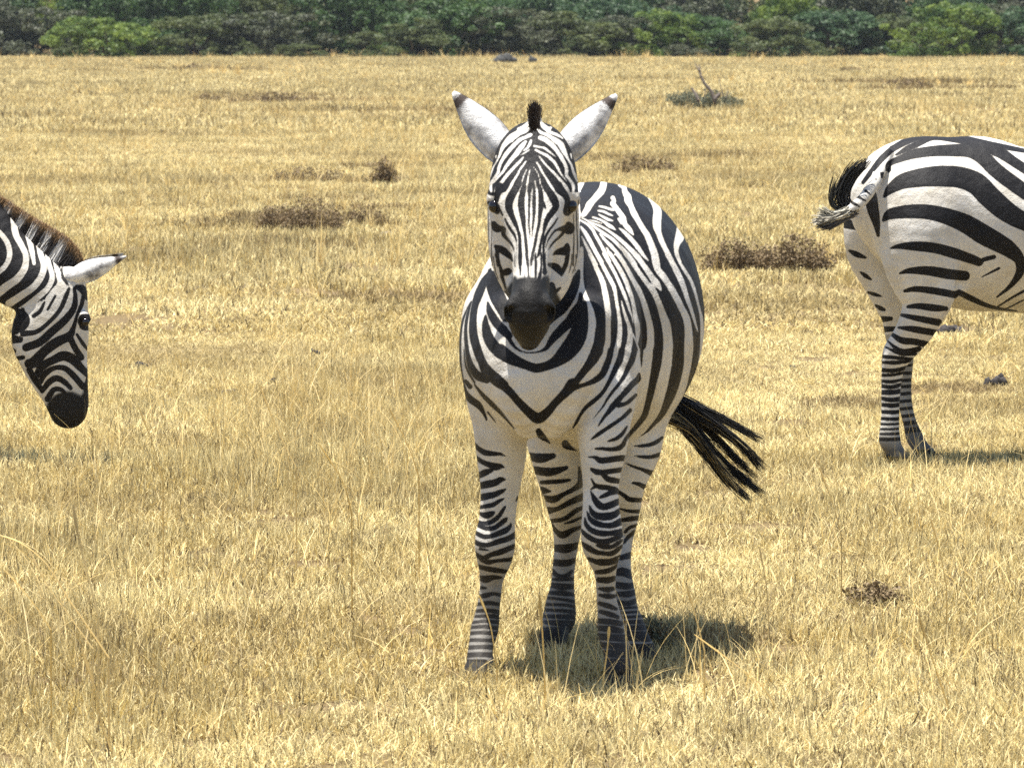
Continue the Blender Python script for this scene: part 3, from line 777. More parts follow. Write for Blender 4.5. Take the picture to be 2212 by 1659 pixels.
def ear_mesh(base, tip, width, normal, bend=0.25, thick=0.006, n=22, m=13, dark=(0.74, 0.86), profile=None):
    """cupped leaf-shaped ear with thickness; base, tip points; normal = way the cup opens"""
    base, tip, normal = map(np.asarray, (base, tip, normal))
    ax = tip - base; Ln = np.linalg.norm(ax); ax = ax / Ln
    nr = normal - ax * normal.dot(ax); nr /= np.linalg.norm(nr); sd = np.cross(ax, nr)
    prof = profile or [(0, .42), (.12, .62), (.3, .92), (.5, 1.0), (.7, .84), (.85, .55), (.95, .3), (1.0, .1)]
    ts = np.linspace(0, 1, n); us = np.linspace(-1, 1, m)
    w = np.interp(ts, *zip(*prof)) * width / 2
    V = []; st = []
    for side_ in (1, -1):
        for t, ww in zip(ts, w):
            for u in us:
                ang = u * (1.15 - 0.35 * t)
                x = math.sin(ang) * ww / math.sin(1.15 - 0.35 * t)
                c = (1 - math.cos(ang)) * ww * 1.3
                th = thick * (1 - 0.6 * abs(u)) * (1 - 0.5 * t)
                p = base + ax * (t * Ln) + sd * x + nr * (c - bend * ww * 0.4 + side_ * th * 0.5) + sd * bend * ww * (t - 0.5) * 0.2
                V.append(p)
                st.append(min(t - dark[0], dark[1] - t) * 60 - 1.0)
    V = np.array(V); F = []
    nm = n * m
    for i in range(n - 1):
        for j in range(m - 1):
            a = i * m + j
            F.append((a, a + 1, a + m + 1, a + m)); b = a + nm
            F.append((b + m, b + m + 1, b + 1, b))
    for i in range(n - 1):
        for j in (0, m - 1):
            a = i * m + j
            q = (a + m, a, a + nm, a + nm + m)
            F.append(q if j == 0 else q[::-1])
    for j in range(m - 1):
        a = (n - 1) * m + j
        F.append((a, a + nm, a + nm + 1, a + 1)[::-1])
        a = j; F.append((a, a + nm, a + nm + 1, a + 1))
    return V, np.array(F), np.array(st)

def blob(center, r, nu=20, nv=14, fn=None):
    c = np.asarray(center, float); V = []; F = []
    for i in range(nv + 1):
        th = math.pi * i / nv
        for j in range(nu):
            ph = 2 * math.pi * j / nu
            p = np.array([math.sin(th) * math.cos(ph), math.sin(th) * math.sin(ph), math.cos(th)])
            V.append(p)
    V = np.array(V)
    if fn is not None: V = fn(V)
    V = V * np.asarray(r) + c
    for i in range(nv):
        for j in range(nu):
            a = i * nu + j; b = i * nu + (j + 1) % nu
            F.append((a, a + nu, b + nu, b))
    return V, np.array(F)

def hoof_mesh(top, toe, r0, r1, fwd):
    """flared hoof from the coronet (top) to the sole (toe)"""
    top, toe = np.asarray(top), np.asarray(toe); fwd = np.asarray(fwd, float); fwd[2] = 0; fwd /= np.linalg.norm(fwd)
    sd = np.array([-fwd[1], fwd[0], 0]); V = []; n = 24; lev = 7
    for i in range(lev):
        t = i / (lev - 1); c = top + (toe - top) * t
        r = r0 + (r1 - r0) * t
        for j in range(n):
            a = 2 * math.pi * j / n
            V.append(c + fwd * math.cos(a) * r * 1.15 + sd * math.sin(a) * r)
    V.append(top + [0, 0, 0.004]); V.append(toe)
    F = [(i * n + j, i * n + (j + 1) % n, (i + 1) * n + (j + 1) % n, (i + 1) * n + j) for i in range(lev - 1) for j in range(n)]
    F += [(len(V) - 2, (j + 1) % n, j, len(V) - 2) for j in range(n)]
    F += [(len(V) - 1, (lev - 1) * n + j, (lev - 1) * n + (j + 1) % n, len(V) - 1) for j in range(n)]
    me = bpy.data.meshes.new("hoof"); me.from_pydata([v.tolist() for v in V], [], [tuple(dict.fromkeys(f)) for f in F])
    me.polygons.foreach_set("use_smooth", [True] * len(me.polygons)); me.materials.append(HOOF)
    return me

def hoof_from(st, fwd, root, base):
    a, b = st[-2], st[-1]
    d = b[:3] - a[:3]
    top = b[:3] - d * 0.45
    toe = np.array([b[0], b[1], 0.0]) + np.asarray(fwd, float) * 0.035
    top = np.array([b[0], b[1], 0.048]) - np.asarray(fwd, float) * 0.010
    me = hoof_mesh(top - base, toe - base, 0.033, 0.044, fwd)
    return part("hoof", me, root)

def finish_body(fld, base, ops_fn, root, mm_per_px, smooth=2):
    V, Q, lab, Nn = fld.mesh(smooth)
    P = proj(V)
    stripe, skin, dust = ops_fn(V, P, lab, Nn)
    me = mesh_np("body", V - base, Q, COAT, {"stripe": stripe * mm_per_px, "skin": np.clip(skin, 0, 1), "dust": np.clip(dust, 0, 1)})
    return part("body", me, root)

# ================================================================== 1. the zebra facing the camera
def facing_zebra():
    base = np.array([W(1200, 1440, 15.3)[0], 15.3, 0.0])
    root = empty("zebra", base, "zebra standing square to the camera and looking straight into it", "zebra", "zebras on the plain")
    X = (1, 0, 0)
    f = Field((-0.30, 14.30, -0.01), (0.66, 16.75, 1.52), 0.0039)
    tor = stations([(1172, 800, 14.99, 90, 85), (1180, 785, 15.07, 150, 150), (1187, 745, 15.2, 188, 203), (1215, 703, 15.4, 186, 250),
                    (1268, 690, 15.62, 240, 276), (1278, 690, 15.85, 244, 280), (1282, 650, 16.03, 230, 258), (1290, 605, 16.2, 196, 208), (1300, 590, 16.36, 120, 150)])
    f.chain(tor, X, 0, 0.05, 4)
    f.chain(stations([(1186, 700, 15.34, 150, 190), (1174, 590, 15.16, 108, 160), (1163, 470, 15.02, 78, 118), (1154, 380, 14.95, 60, 84), (1153, 340, 14.93, 44, 56)]), X, 0, 0.06, 4)
    # chest muscles
    f.chain(stations([(1105, 700, 15.05, 60, 80), (1114, 790, 14.985, 58, 84), (1128, 860, 14.975, 50, 70), (1142, 905, 15.01, 36, 50)]), X, 0, 0.022, 3)
    f.chain(stations([(1262, 700, 15.02, 66, 80), (1236, 790, 14.975, 66, 84), (1212, 860, 14.97, 52, 70), (1196, 905, 15.01, 36, 50)]), X, 0, 0.022, 3)
    # shoulder on the picture's right, standing proud of the barrel
    f.chain(stations([(1300, 600, 15.32, 60, 120), (1318, 700, 15.20, 62, 130), (1316, 800, 15.12, 66, 120), (1306, 870, 15.06, 62, 100)]), X, 0, 0.035, 3)
    f.chain(stations([(1062, 690, 15.34, 62, 120), (1052, 780, 15.3, 58, 120), (1072, 860, 15.27, 58, 100)]), X, 0, 0.04, 3)
    # haunches
    f.chain(stations([(1400, 600, 16.05, 80, 130), (1402, 720, 15.95, 86, 150), (1378, 850, 15.85, 70, 130)]), X, 2, 0.05, 3)
    f.chain(stations([(1170, 650, 16.12, 80, 120), (1180, 780, 16.0, 86, 150), (1192, 880, 15.9, 78, 120)]), X, 1, 0.05, 3)
    # legs
    FL = stations([(1072, 850, 15.27, 60, 86), (1080, 930, 15.26, 57, 74), (1083, 983, 15.26, 54, 66), (1081, 1037, 15.26, 45, 58), (1079, 1069, 15.25, 41, 50), (1076, 1101, 15.24, 39.5, 46),
                   (1073, 1133, 15.24, 40, 45), (1070, 1157, 15.23, 43, 46), (1069, 1180, 15.23, 43.5, 47), (1068, 1205, 15.24, 38, 42), (1065, 1229, 15.25, 30.5, 34), (1061, 1256, 15.26, 25, 30), (1059, 1284, 15.26, 24, 29),
                   (1055, 1311, 15.26, 25, 30), (1051, 1338, 15.26, 28, 34), (1046, 1362, 15.25, 30, 36), (1040, 1390, 15.22, 27, 30), (1037, 1412, 15.20, 28, 30), (1037, 1437, 15.18, 30, 34)])
    FRt = stations([(1300, 860, 15.04, 66, 86), (1303, 930, 15.0, 58, 74), (1302, 975, 14.99, 50, 62), (1299, 1021, 14.98, 42, 54), (1298, 1053, 14.98, 39, 48), (1298, 1085, 14.97, 39, 46), (1299, 1117, 14.96, 42, 46),
                    (1300, 1149, 14.95, 45, 47), (1301, 1172, 14.95, 45, 47), (1303, 1197, 14.96, 36, 42), (1306, 1222, 14.97, 27, 35), (1308, 1250, 14.98, 22, 30), (1310, 1290, 14.98, 21, 29), (1314, 1318, 14.98, 24, 31),
                    (1318, 1345, 14.98, 28, 36), (1322, 1372, 14.97, 30, 36), (1328, 1400, 14.94, 27, 31), (1333, 1425, 14.92, 29, 31), (1336, 1452, 14.90, 32, 35)])
    HL = stations([(1193, 850, 15.85, 80, 110), (1197, 920, 15.82, 68, 96), (1202, 975, 15.80, 58, 84), (1209, 1023, 15.82, 50, 70), (1217, 1058, 15.86, 44, 60), (1222, 1092, 15.90, 41, 52), (1225, 1127, 15.94, 34, 46), (1224, 1162, 15.96, 28, 44),
                   (1221, 1197, 15.96, 25, 36), (1217, 1232, 15.95, 24.5, 28), (1215, 1266, 15.94, 25.5, 27), (1211, 1301, 15.93, 32, 30), (1208, 1334, 15.92, 36, 34), (1200, 1358, 15.89, 31, 31), (1195, 1380, 15.86, 31, 31), (1193, 1392, 15.84, 32, 34)])
    HR = stations([(1372, 850, 15.82, 78, 110), (1372, 920, 15.76, 66, 96), (1371, 970, 15.72, 56, 84), (1360, 1005, 15.70, 51, 72), (1349, 1040, 15.70, 46, 62), (1344, 1075, 15.73, 43, 52), (1344, 1110, 15.76, 37, 48), (1341, 1145, 15.78, 31, 46),
                   (1338, 1179, 15.76, 27, 38), (1337, 1214, 15.72, 26, 30), (1340, 1249, 15.68, 26, 28), (1347, 1284, 15.64, 26, 28), (1350, 1318, 15.61, 29, 31), (1360, 1350, 15.58, 32, 34), (1374, 1382, 15.54, 30, 32), (1383, 1402, 15.52, 31, 32), (1387, 1420, 15.50, 33, 35)])
    f.chain(FL, X, 0, 0.03, 3); f.chain(FRt, X, 0, 0.03, 3)
    f.chain(HL, X, 1, 0.03, 3); f.chain(HR, X, 2, 0.03, 3)
    # fetlock tufts and knees
    f.chain(stations([(1051, 1345, 15.32, 18, 18), (1048, 1372, 15.33, 14, 14)]), X, 0, 0.02, 2)
    f.chain(stations([(1320, 1352, 15.04, 18, 18), (1324, 1378, 15.05, 14, 14)]), X, 0, 0.02, 2)
    # tail root hidden behind the rump
    f.chain(stations([(1296, 450, 16.38, 22, 22), (1340, 540, 16.44, 24, 24), (1400, 700, 16.40, 22, 22), (1442, 830, 16.34, 18, 18), (1462, 890, 16.32, 12, 12)]), X, 0, 0.02, 3)
    # head: skull with cheeks, and the nose standing in front
    f.chain(stations([(1153, 324, 14.895, 56, 62), (1153, 338, 14.88, 76, 76), (1153, 360, 14.865, 88, 86), (1153, 395, 14.85, 95, 92), (1152, 440, 14.85, 98, 96), (1152, 490, 14.865, 99, 96), (1153, 540, 14.87, 96, 92), (1156, 585, 14.86, 82, 78),
                      (1156, 610, 14.83, 67, 68), (1150, 634, 14.79, 52, 58), (1147, 665, 14.74, 42, 52), (1145, 690, 14.70, 36, 44)]), X, 3, 0.02, 4)
    f.chain(stations([(1153, 345, 14.83, 56, 48), (1153, 385, 14.80, 74, 56), (1152, 430, 14.77, 80, 64), (1151, 480, 14.74, 64, 66), (1150, 540, 14.70, 48, 66), (1149, 590, 14.665, 41, 66), (1147, 622, 14.64, 41, 66),
                      (1145, 648, 14.615, 42, 68), (1144, 668, 14.60, 47, 68), (1144, 682, 14.61, 48, 60), (1143, 698, 14.635, 42, 50), (1143, 714, 14.655, 34, 40), (1143, 728, 14.665, 25, 28)]), X, 3, 0.03, 4)
    # jaw / lower lip set back under the nose
    f.chain(stations([(1145, 690, 14.70, 38, 40), (1143, 715, 14.685, 33, 34), (1143, 733, 14.672, 24, 26)]), X, 3, 0.008, 3)
    # brows, nostril wings
    for sx in (-1, 1):
        f.chain(stations([(1152 + sx * 76, 412, 14.785, 10, 18), (1152 + sx * 88, 424, 14.79, 11, 20), (1152 + sx * 92, 432, 14.81, 9, 18)]), X, 3, 0.015, 2)
        f.chain(stations([(1144 + sx * 34, 652, 14.56, 13, 16), (1144 + sx * 42, 668, 14.555, 15, 18), (1144 + sx * 42, 682, 14.57, 13, 16)]), X, 3, 0.015, 2)
        f.chain(stations([(1144 + sx * 40, 672, 14.53, 6, 20), (1144 + sx * 46, 680, 14.535, 9, 24), (1144 + sx * 46, 689, 14.55, 8, 22)]), X, 3, 0.006, 3, carve=True)
    def pattern(V, P, lab, Nn):
        v = np.full(len(V), -14.0); skin = np.zeros(len(V)); dust = np.zeros(len(V))
        view = -V / np.linalg.norm(V, axis=1)[:, None] if False else (np.array([0, 0, CAM_H]) - V)
        view /= np.linalg.norm(view, axis=1)[:, None]
        fc = (view * Nn).sum(1)
        h = lab == 3
        v[h] = paint(P[h], HEAD2, paint(P[h], HEAD))
        skin[h] = np.clip(paint(P[h], MUZ) / 6.0 + 0.5, 0, 1)
        skin[h & (P[:, 1] < 560)] = 0
        for l, ops in ((0, BODY), (1, HINDL), (2, HINDR)):
            k = lab == l; v[k] = paint(P[k], ops)
        # flank and neck where the traced sheet gives nothing: rings round the barrel and the neck
        D = V[:, 1]
        ring = 9.0 * np.sin(2 * math.pi * (D + 0.35 * (V[:, 2] - 0.9) * (D > 15.7)) / 0.118 + 2.5 * (V[:, 2] - 0.9)) + 1.0
        k = (lab != 3) & (fc < -0.02) & (V[:, 2] > 0.68)
        v[k] = ring[k]
        nk = (lab == 0) & (P[:, 0] < 1243) & (P[:, 0] > 1062) & (P[:, 1] < 585) & (D > 14.85)
        v[nk] = (9.0 * np.sin(P[:, 1] / 52.0 * 2 * math.pi + (D - 15) * 20.0))[nk]
        hk = ((lab == 1) | (lab == 2)) & (V[:, 2] > 0.62) & (fc < -0.02)
        v[hk] = (9.0 * np.sin(V[:, 2] / 0.09 * 2 * math.pi + D * 6))[hk]
        dust = np.clip((0.42 - V[:, 2]) / 0.36, 0, 0.72)
        return v, skin, dust
    body = finish_body(f, base, pattern, root, 1.25)
    fwd = (-0.1, -1, 0)
    for st, fw in ((FL, (-0.2, -1, 0)), (FRt, (0.15, -1, 0)), (HL, (-0.15, -1, 0)), (HR, (0.15, -1, 0))):
        hoof_from(st, fw, root, base)
    # ears
    for b, t, w, nr in (((1100, 332), (979, 199), 0.100, (-0.25, 0.9, -0.1)), ((1208, 332), (1332, 205), 0.092, (0.25, 0.9, -0.1))):
        D0, D1 = 14.90, 14.93
        V, F, st = ear_mesh(W(*b, D0) - base, W(*t, D1) - base, w, nr, dark=(0.80, 0.95), profile=[(0, .8), (.15, .95), (.3, 1.0), (.45, .97), (.6, .82), (.75, .58), (.88, .36), (.95, .24), (1.0, .08)])
        part("ear", mesh_np("ear", V, F, EAR, {"stripe": st}), root)
    for px in (1069, 1233):
        V, F = blob(W(px, 446, 14.772) - base, (0.017, 0.018, 0.018))
        part("eye", mesh_np("eye", V, F, EYE), root)
    # mane: upright brush from the forelock over the poll down the crest to the withers
    crest = catmull(np.array([W(1152, 330, 14.80), W(1153, 296, 14.85), W(1155, 290, 14.93), W(1160, 335, 15.06), W(1172, 395, 15.22), W(1195, 435, 15.42)]), 5)
    paths = []
    for i, c in enumerate(crest):
        t = i / (len(crest) - 1)
        hgt = np.interp(t, [0, .1, .25, .4, .8, 1], [0.015, 0.035, 0.062, 0.08, 0.08, 0.03])
        up = np.array([0, -0.25 + 0.3 * t, 1.0]); up /= np.linalg.norm(up)
        paths.append(np.array([c - up * 0.02, c + up * hgt * 0.5, c + up * hgt]))
    def mcol(g, t, r):
        band = math.sin(g * 55.0) > 0.1
        lo = np.array([0.015, 0.012, 0.011]) if (g < 0.34 or band) else np.array([0.62, 0.58, 0.5])
        hi = np.array([0.035, 0.022, 0.015])
        return lo + (hi - lo) * np.clip((t[:, None] - 0.55) * 2, 0, 1)
    V, F, C = strands([p - base for p in paths], 6500, 0.0030, 0.0012, (0.0050, 0.0070), mcol, 5, 3, 0.75)
    part("mane", mesh_np("mane", V, F, HAIR, {"hair": C}), root)
    # white hair either side of the forelock
    def wcol(g, t, r): return np.tile(np.array([0.72, 0.70, 0.66]) * r.uniform(0.8, 1.0), (len(t), 1))
    VV, FF, CC = [], [], []; nb = 0
    for sx in (-1, 1):
        pp = [np.array([W(1155 + sx * x0, y0, 14.89), W(1155 + sx * x1, y1, 14.90), W(1155 + sx * x2, y2, 14.91)]) - base
              for x0, y0, x1, y1, x2, y2 in ((14, 300, 10, 275, 8, 254), (24, 302, 18, 286, 14, 272), (36, 306, 30, 296, 26, 288))]
        V, F, C = strands(pp, 260, 0.004, 0.002, (0.004, 0.004), wcol, 5, 5 + sx)
        VV.append(V); FF.append(F + nb); CC.append(C); nb += len(V)
    part("forelock", mesh_np("forelock", np.vstack(VV), np.vstack(FF), HAIR, {"hair": np.vstack(CC)}), root)
    # tail switch blown out to the side
    clumps = [([(1470, 866), (1520, 885), (1590, 920), (1650, 953)], 90, 16.32, 0.006),
              ([(1474, 876), (1545, 920), (1605, 965), (1650, 1015)], 150, 16.30, 0.007),
              ([(1462, 885), (1522, 955), (1575, 1010), (1652, 1071)], 150, 16.30, 0.006),
              ([(1456, 890), (1516, 968), (1566, 1032), (1622, 1082)], 110, 16.28, 0.006),
              ([(1468, 876), (1530, 930), (1590, 990), (1640, 1040)], 50, 16.33, 0.006),
              ([(1450, 902), (1500, 935), (1560, 1015), (1600, 1062)], 70, 16.26, 0.006)]
    VV, FF, CC = [], [], []; nb = 0
    for i, (pts, n, D, j) in enumerate(clumps):
        pth = catmull(np.array([W(x, y, D + 0.01 * k) for k, (x, y) in enumerate(pts)]), 3) - base
        def tcol(g, t, r, i=i):
            q = r.random()
            c = np.array([0.012, 0.011, 0.010]) if q < 0.95 - 0.35 * (i == 5) else np.array([0.30, 0.24, 0.12])
            return np.tile(c * r.uniform(0.7, 1.5), (len(t), 1))
        V, F, C = strands([pth], int(n * 1.9), 0.0032, 0.0009, (0.009, j * 1.15), tcol, 8, 20 + i)
        VV.append(V); FF.append(F + nb); CC.append(C); nb += len(V)
    part("tail_switch", mesh_np("tail_switch", np.vstack(VV), np.vstack(FF), HAIR, {"hair": np.vstack(CC)}), root)

# ================================================================== 2. the grazing zebra at the left edge
def grazing_zebra():
    base = np.array([W(-400, 1000, 22.35)[0], 22.35, 0.0])
    root = empty("zebra", base, "zebra lowering its head at the left edge, only head and neck in the picture", "zebra", "zebras on the plain")
    Y = (0, 1, 0)
    f = Field((-3.65, 21.95, -0.01), (-1.50, 22.95, 1.40), 0.0065)
    f.chain(stations([(-95, 530, 22.4, 70, 105), (-160, 490, 22.42, 112, 150), (-300, 500, 22.46, 145, 165), (-450, 492, 22.5, 160, 172), (-560, 455, 22.5, 140, 158), (-645, 445, 22.5, 120, 132), (-700, 455, 22.5, 66, 86)]), Y, 0, 0.06, 4)
    f.chain(stations([(-150, 450, 22.42, 70, 130), (-60, 515, 22.38, 62, 100), (0, 563, 22.35, 54, 80), (50, 600, 22.32, 48, 72), (92, 625, 22.30, 44, 62), (120, 650, 22.3, 40, 52)]), Y, 0, 0.05, 4)
    f.chain(stations([(150, 606, 22.30, 32, 34), (137, 640, 22.30, 44, 54), (120, 680, 22.30, 50, 74), (108, 725, 22.30, 50, 84), (117, 775, 22.30, 44, 73), (130, 815, 22.30, 36, 62), (141, 850, 22.30, 31, 51), (147, 878, 22.30, 30, 45), (146, 898, 22.30, 26, 37), (145, 908, 22.3, 18, 24)]), Y, 3, 0.025, 4)
    f.chain(stations([(183, 682, 22.245, 10, 11), (187, 690, 22.24, 10, 10)]), Y, 3, 0.015, 2)
    f.chain(stations([(168, 893, 22.245, 7, 5), (172, 901, 22.248, 7, 6)]), Y, 3, 0.006, 2, carve=True)
    f.chain(stations([(108, 893, 22.25, 8, 2.5), (122, 905, 22.245, 8, 2.5), (140, 910, 22.25, 8, 2.5)]), Y, 3, 0.006, 2, carve=True)
    legs = []
    for dy in (-0.13, 0.13):
        st = stations([(-135, 600, 22.42 + dy * .8, 50, 75), (-130, 690, 22.42 + dy, 32, 42), (-128, 770, 22.42 + dy, 25, 29), (-126, 825, 22.42 + dy, 26, 28), (-126, 860, 22.42 + dy, 17, 19), (-124, 925, 22.42 + dy, 15, 17), (-121, 955, 22.42 + dy, 18, 20), (-112, 975, 22.42 + dy, 17, 18), (-106, 990, 22.42 + dy, 19, 22)])
        f.chain(st, Y, 1, 0.04, 3); legs.append(st)
        st = stations([(-640, 540, 22.5 + dy * .8, 60, 100), (-622, 640, 22.5 + dy, 42, 70), (-645, 720, 22.5 + dy, 28, 42), (-668, 765, 22.5 + dy, 23, 33), (-664, 815, 22.5 + dy, 17, 21), (-656, 925, 22.5 + dy, 16, 18), (-650, 955, 22.5 + dy, 19, 21), (-638, 972, 22.5 + dy, 17, 18), (-632, 986, 22.5 + dy, 19, 22)])
        f.chain(st, Y, 1, 0.04, 3); legs.append(st)
    f.chain(stations([(-705, 400, 22.5, 14, 14), (-735, 470, 22.5, 12, 12), (-740, 560, 22.5, 10, 10), (-738, 640, 22.5, 7, 7)]), Y, 0, 0.02, 3)
    def pattern(V, P, lab, Nn):
        v = np.full(len(V), -14.0); skin = np.zeros(len(V))
        h = lab == 3
        v[h] = paint(P[h], LHEAD); skin[h] = np.clip(paint(P[h], LMUZ) / 6.0 + 0.5, 0, 1)
        k = lab == 0; v[k] = paint(P[k], LNECK)
        o = (lab == 0) & (P[:, 0] < -70)
        s = P[:, 0] + 0.35 * np.clip(-P[:, 0] - 420, 0, 400) * (P[:, 1] - 500) / 150.0
        v[o] = (9 * np.sin(s / 62.0 * 2 * math.pi) + 1)[o]
        o = (lab == 1); v[o] = (9 * np.sin(P[:, 1] / 30.0 * 2 * math.pi + np.sin(P[:, 0] / 20.0)) - 1)[o]
        return v, skin, np.clip((0.22 - V[:, 2]) / 0.2, 0, 0.6)
    finish_body(f, base, pattern, root, 1.8)
    for st in legs: hoof_from(st, (1, 0, 0), root, base)
    # ears: the near one is the bright one in the picture
    for D, b, t, nr, w in ((22.24, (142, 600), (273, 554), (0.1, 1, -0.2), 0.088), (22.37, (152, 596), (266, 548), (0.1, -1, -0.2), 0.088)):
        V, F, st = ear_mesh(W(*b, D) - base, W(*t, D) - base, w, nr, dark=(0.80, 0.93), bend=0.1,
                            profile=[(0, .5), (.12, .72), (.3, 1.0), (.45, .98), (.62, .74), (.8, .40), (.92, .2), (1.0, .08)])
        part("ear", mesh_np("ear", V, F, EAR, {"stripe": st}), root)
    V, F = blob(W(185, 696, 22.225) - base, (0.015, 0.011, 0.015))
    part("eye", mesh_np("eye", V, F, EYE), root)
    V, F = blob(W(185, 696, 22.375) - base, (0.015, 0.011, 0.015))
    part("eye", mesh_np("eye", V, F, EYE), root)
    crest = catmull(np.array([W(172, 606, 22.3), W(142, 572, 22.3), W(104, 545, 22.32), (W(60, 520, 22.34)), W(0, 482, 22.36), W(-60, 440, 22.38), W(-120, 385, 22.4), W(-170, 350, 22.42)]), 4)
    paths = []
    for i, c in enumerate(crest):
        t = i / (len(crest) - 1)
        hgt = np.interp(t, [0, .08, .2, .8, 1], [0.045, 0.07, 0.088, 0.09, 0.04])
        up = np.array([0.52 - 0.1 * t, 0, 0.86]); up /= np.linalg.norm(up)
        paths.append(np.array([c - up * 0.03, c + up * hgt * 0.5, c + up * hgt]))
    band_x = lambda x: 0
    def mcol(g, t, r):
        x = np.interp(g, [0, 1 / 7, 2 / 7, 3 / 7, 4 / 7, 5 / 7, 6 / 7, 1], [172, 142, 104, 60, 0, -60, -120, -170])
        dark = math.cos((x - 31) / 29.0 * 2 * math.pi) < 0.05
        if x > 128: dark = True
        lo = (np.array([0.03, 0.025, 0.023]) if dark else np.array([0.62, 0.60, 0.57])) * r.uniform(0.7, 1.1)
        hi = np.array([0.36, 0.23, 0.12]) * r.uniform(0.7, 1.2)
        return lo + (hi - lo) * np.clip((t[:, None] - 0.68) * 3.4, 0, 1)
    V, F, C = strands([p - base for p in paths], 10000, 0.0032, 0.0018, (0.008, 0.0055), mcol, 5, 11, 0.84)
    part("mane", mesh_np("mane", V, F, HAIR, {"hair": C}), root)
    pth = catmull(np.array([W(-738, 620, 22.5), W(-740, 700, 22.5), W(-730, 780, 22.5)]), 3) - base
    V, F, C = strands([pth], 300, 0.006, 0.003, (0.01, 0.03), lambda g, t, r: np.tile(np.array([0.015, 0.013, 0.012]), (len(t), 1)), 5, 12)
    part("tail_switch", mesh_np("tail_switch", V, F, HAIR, {"hair": C}), root)

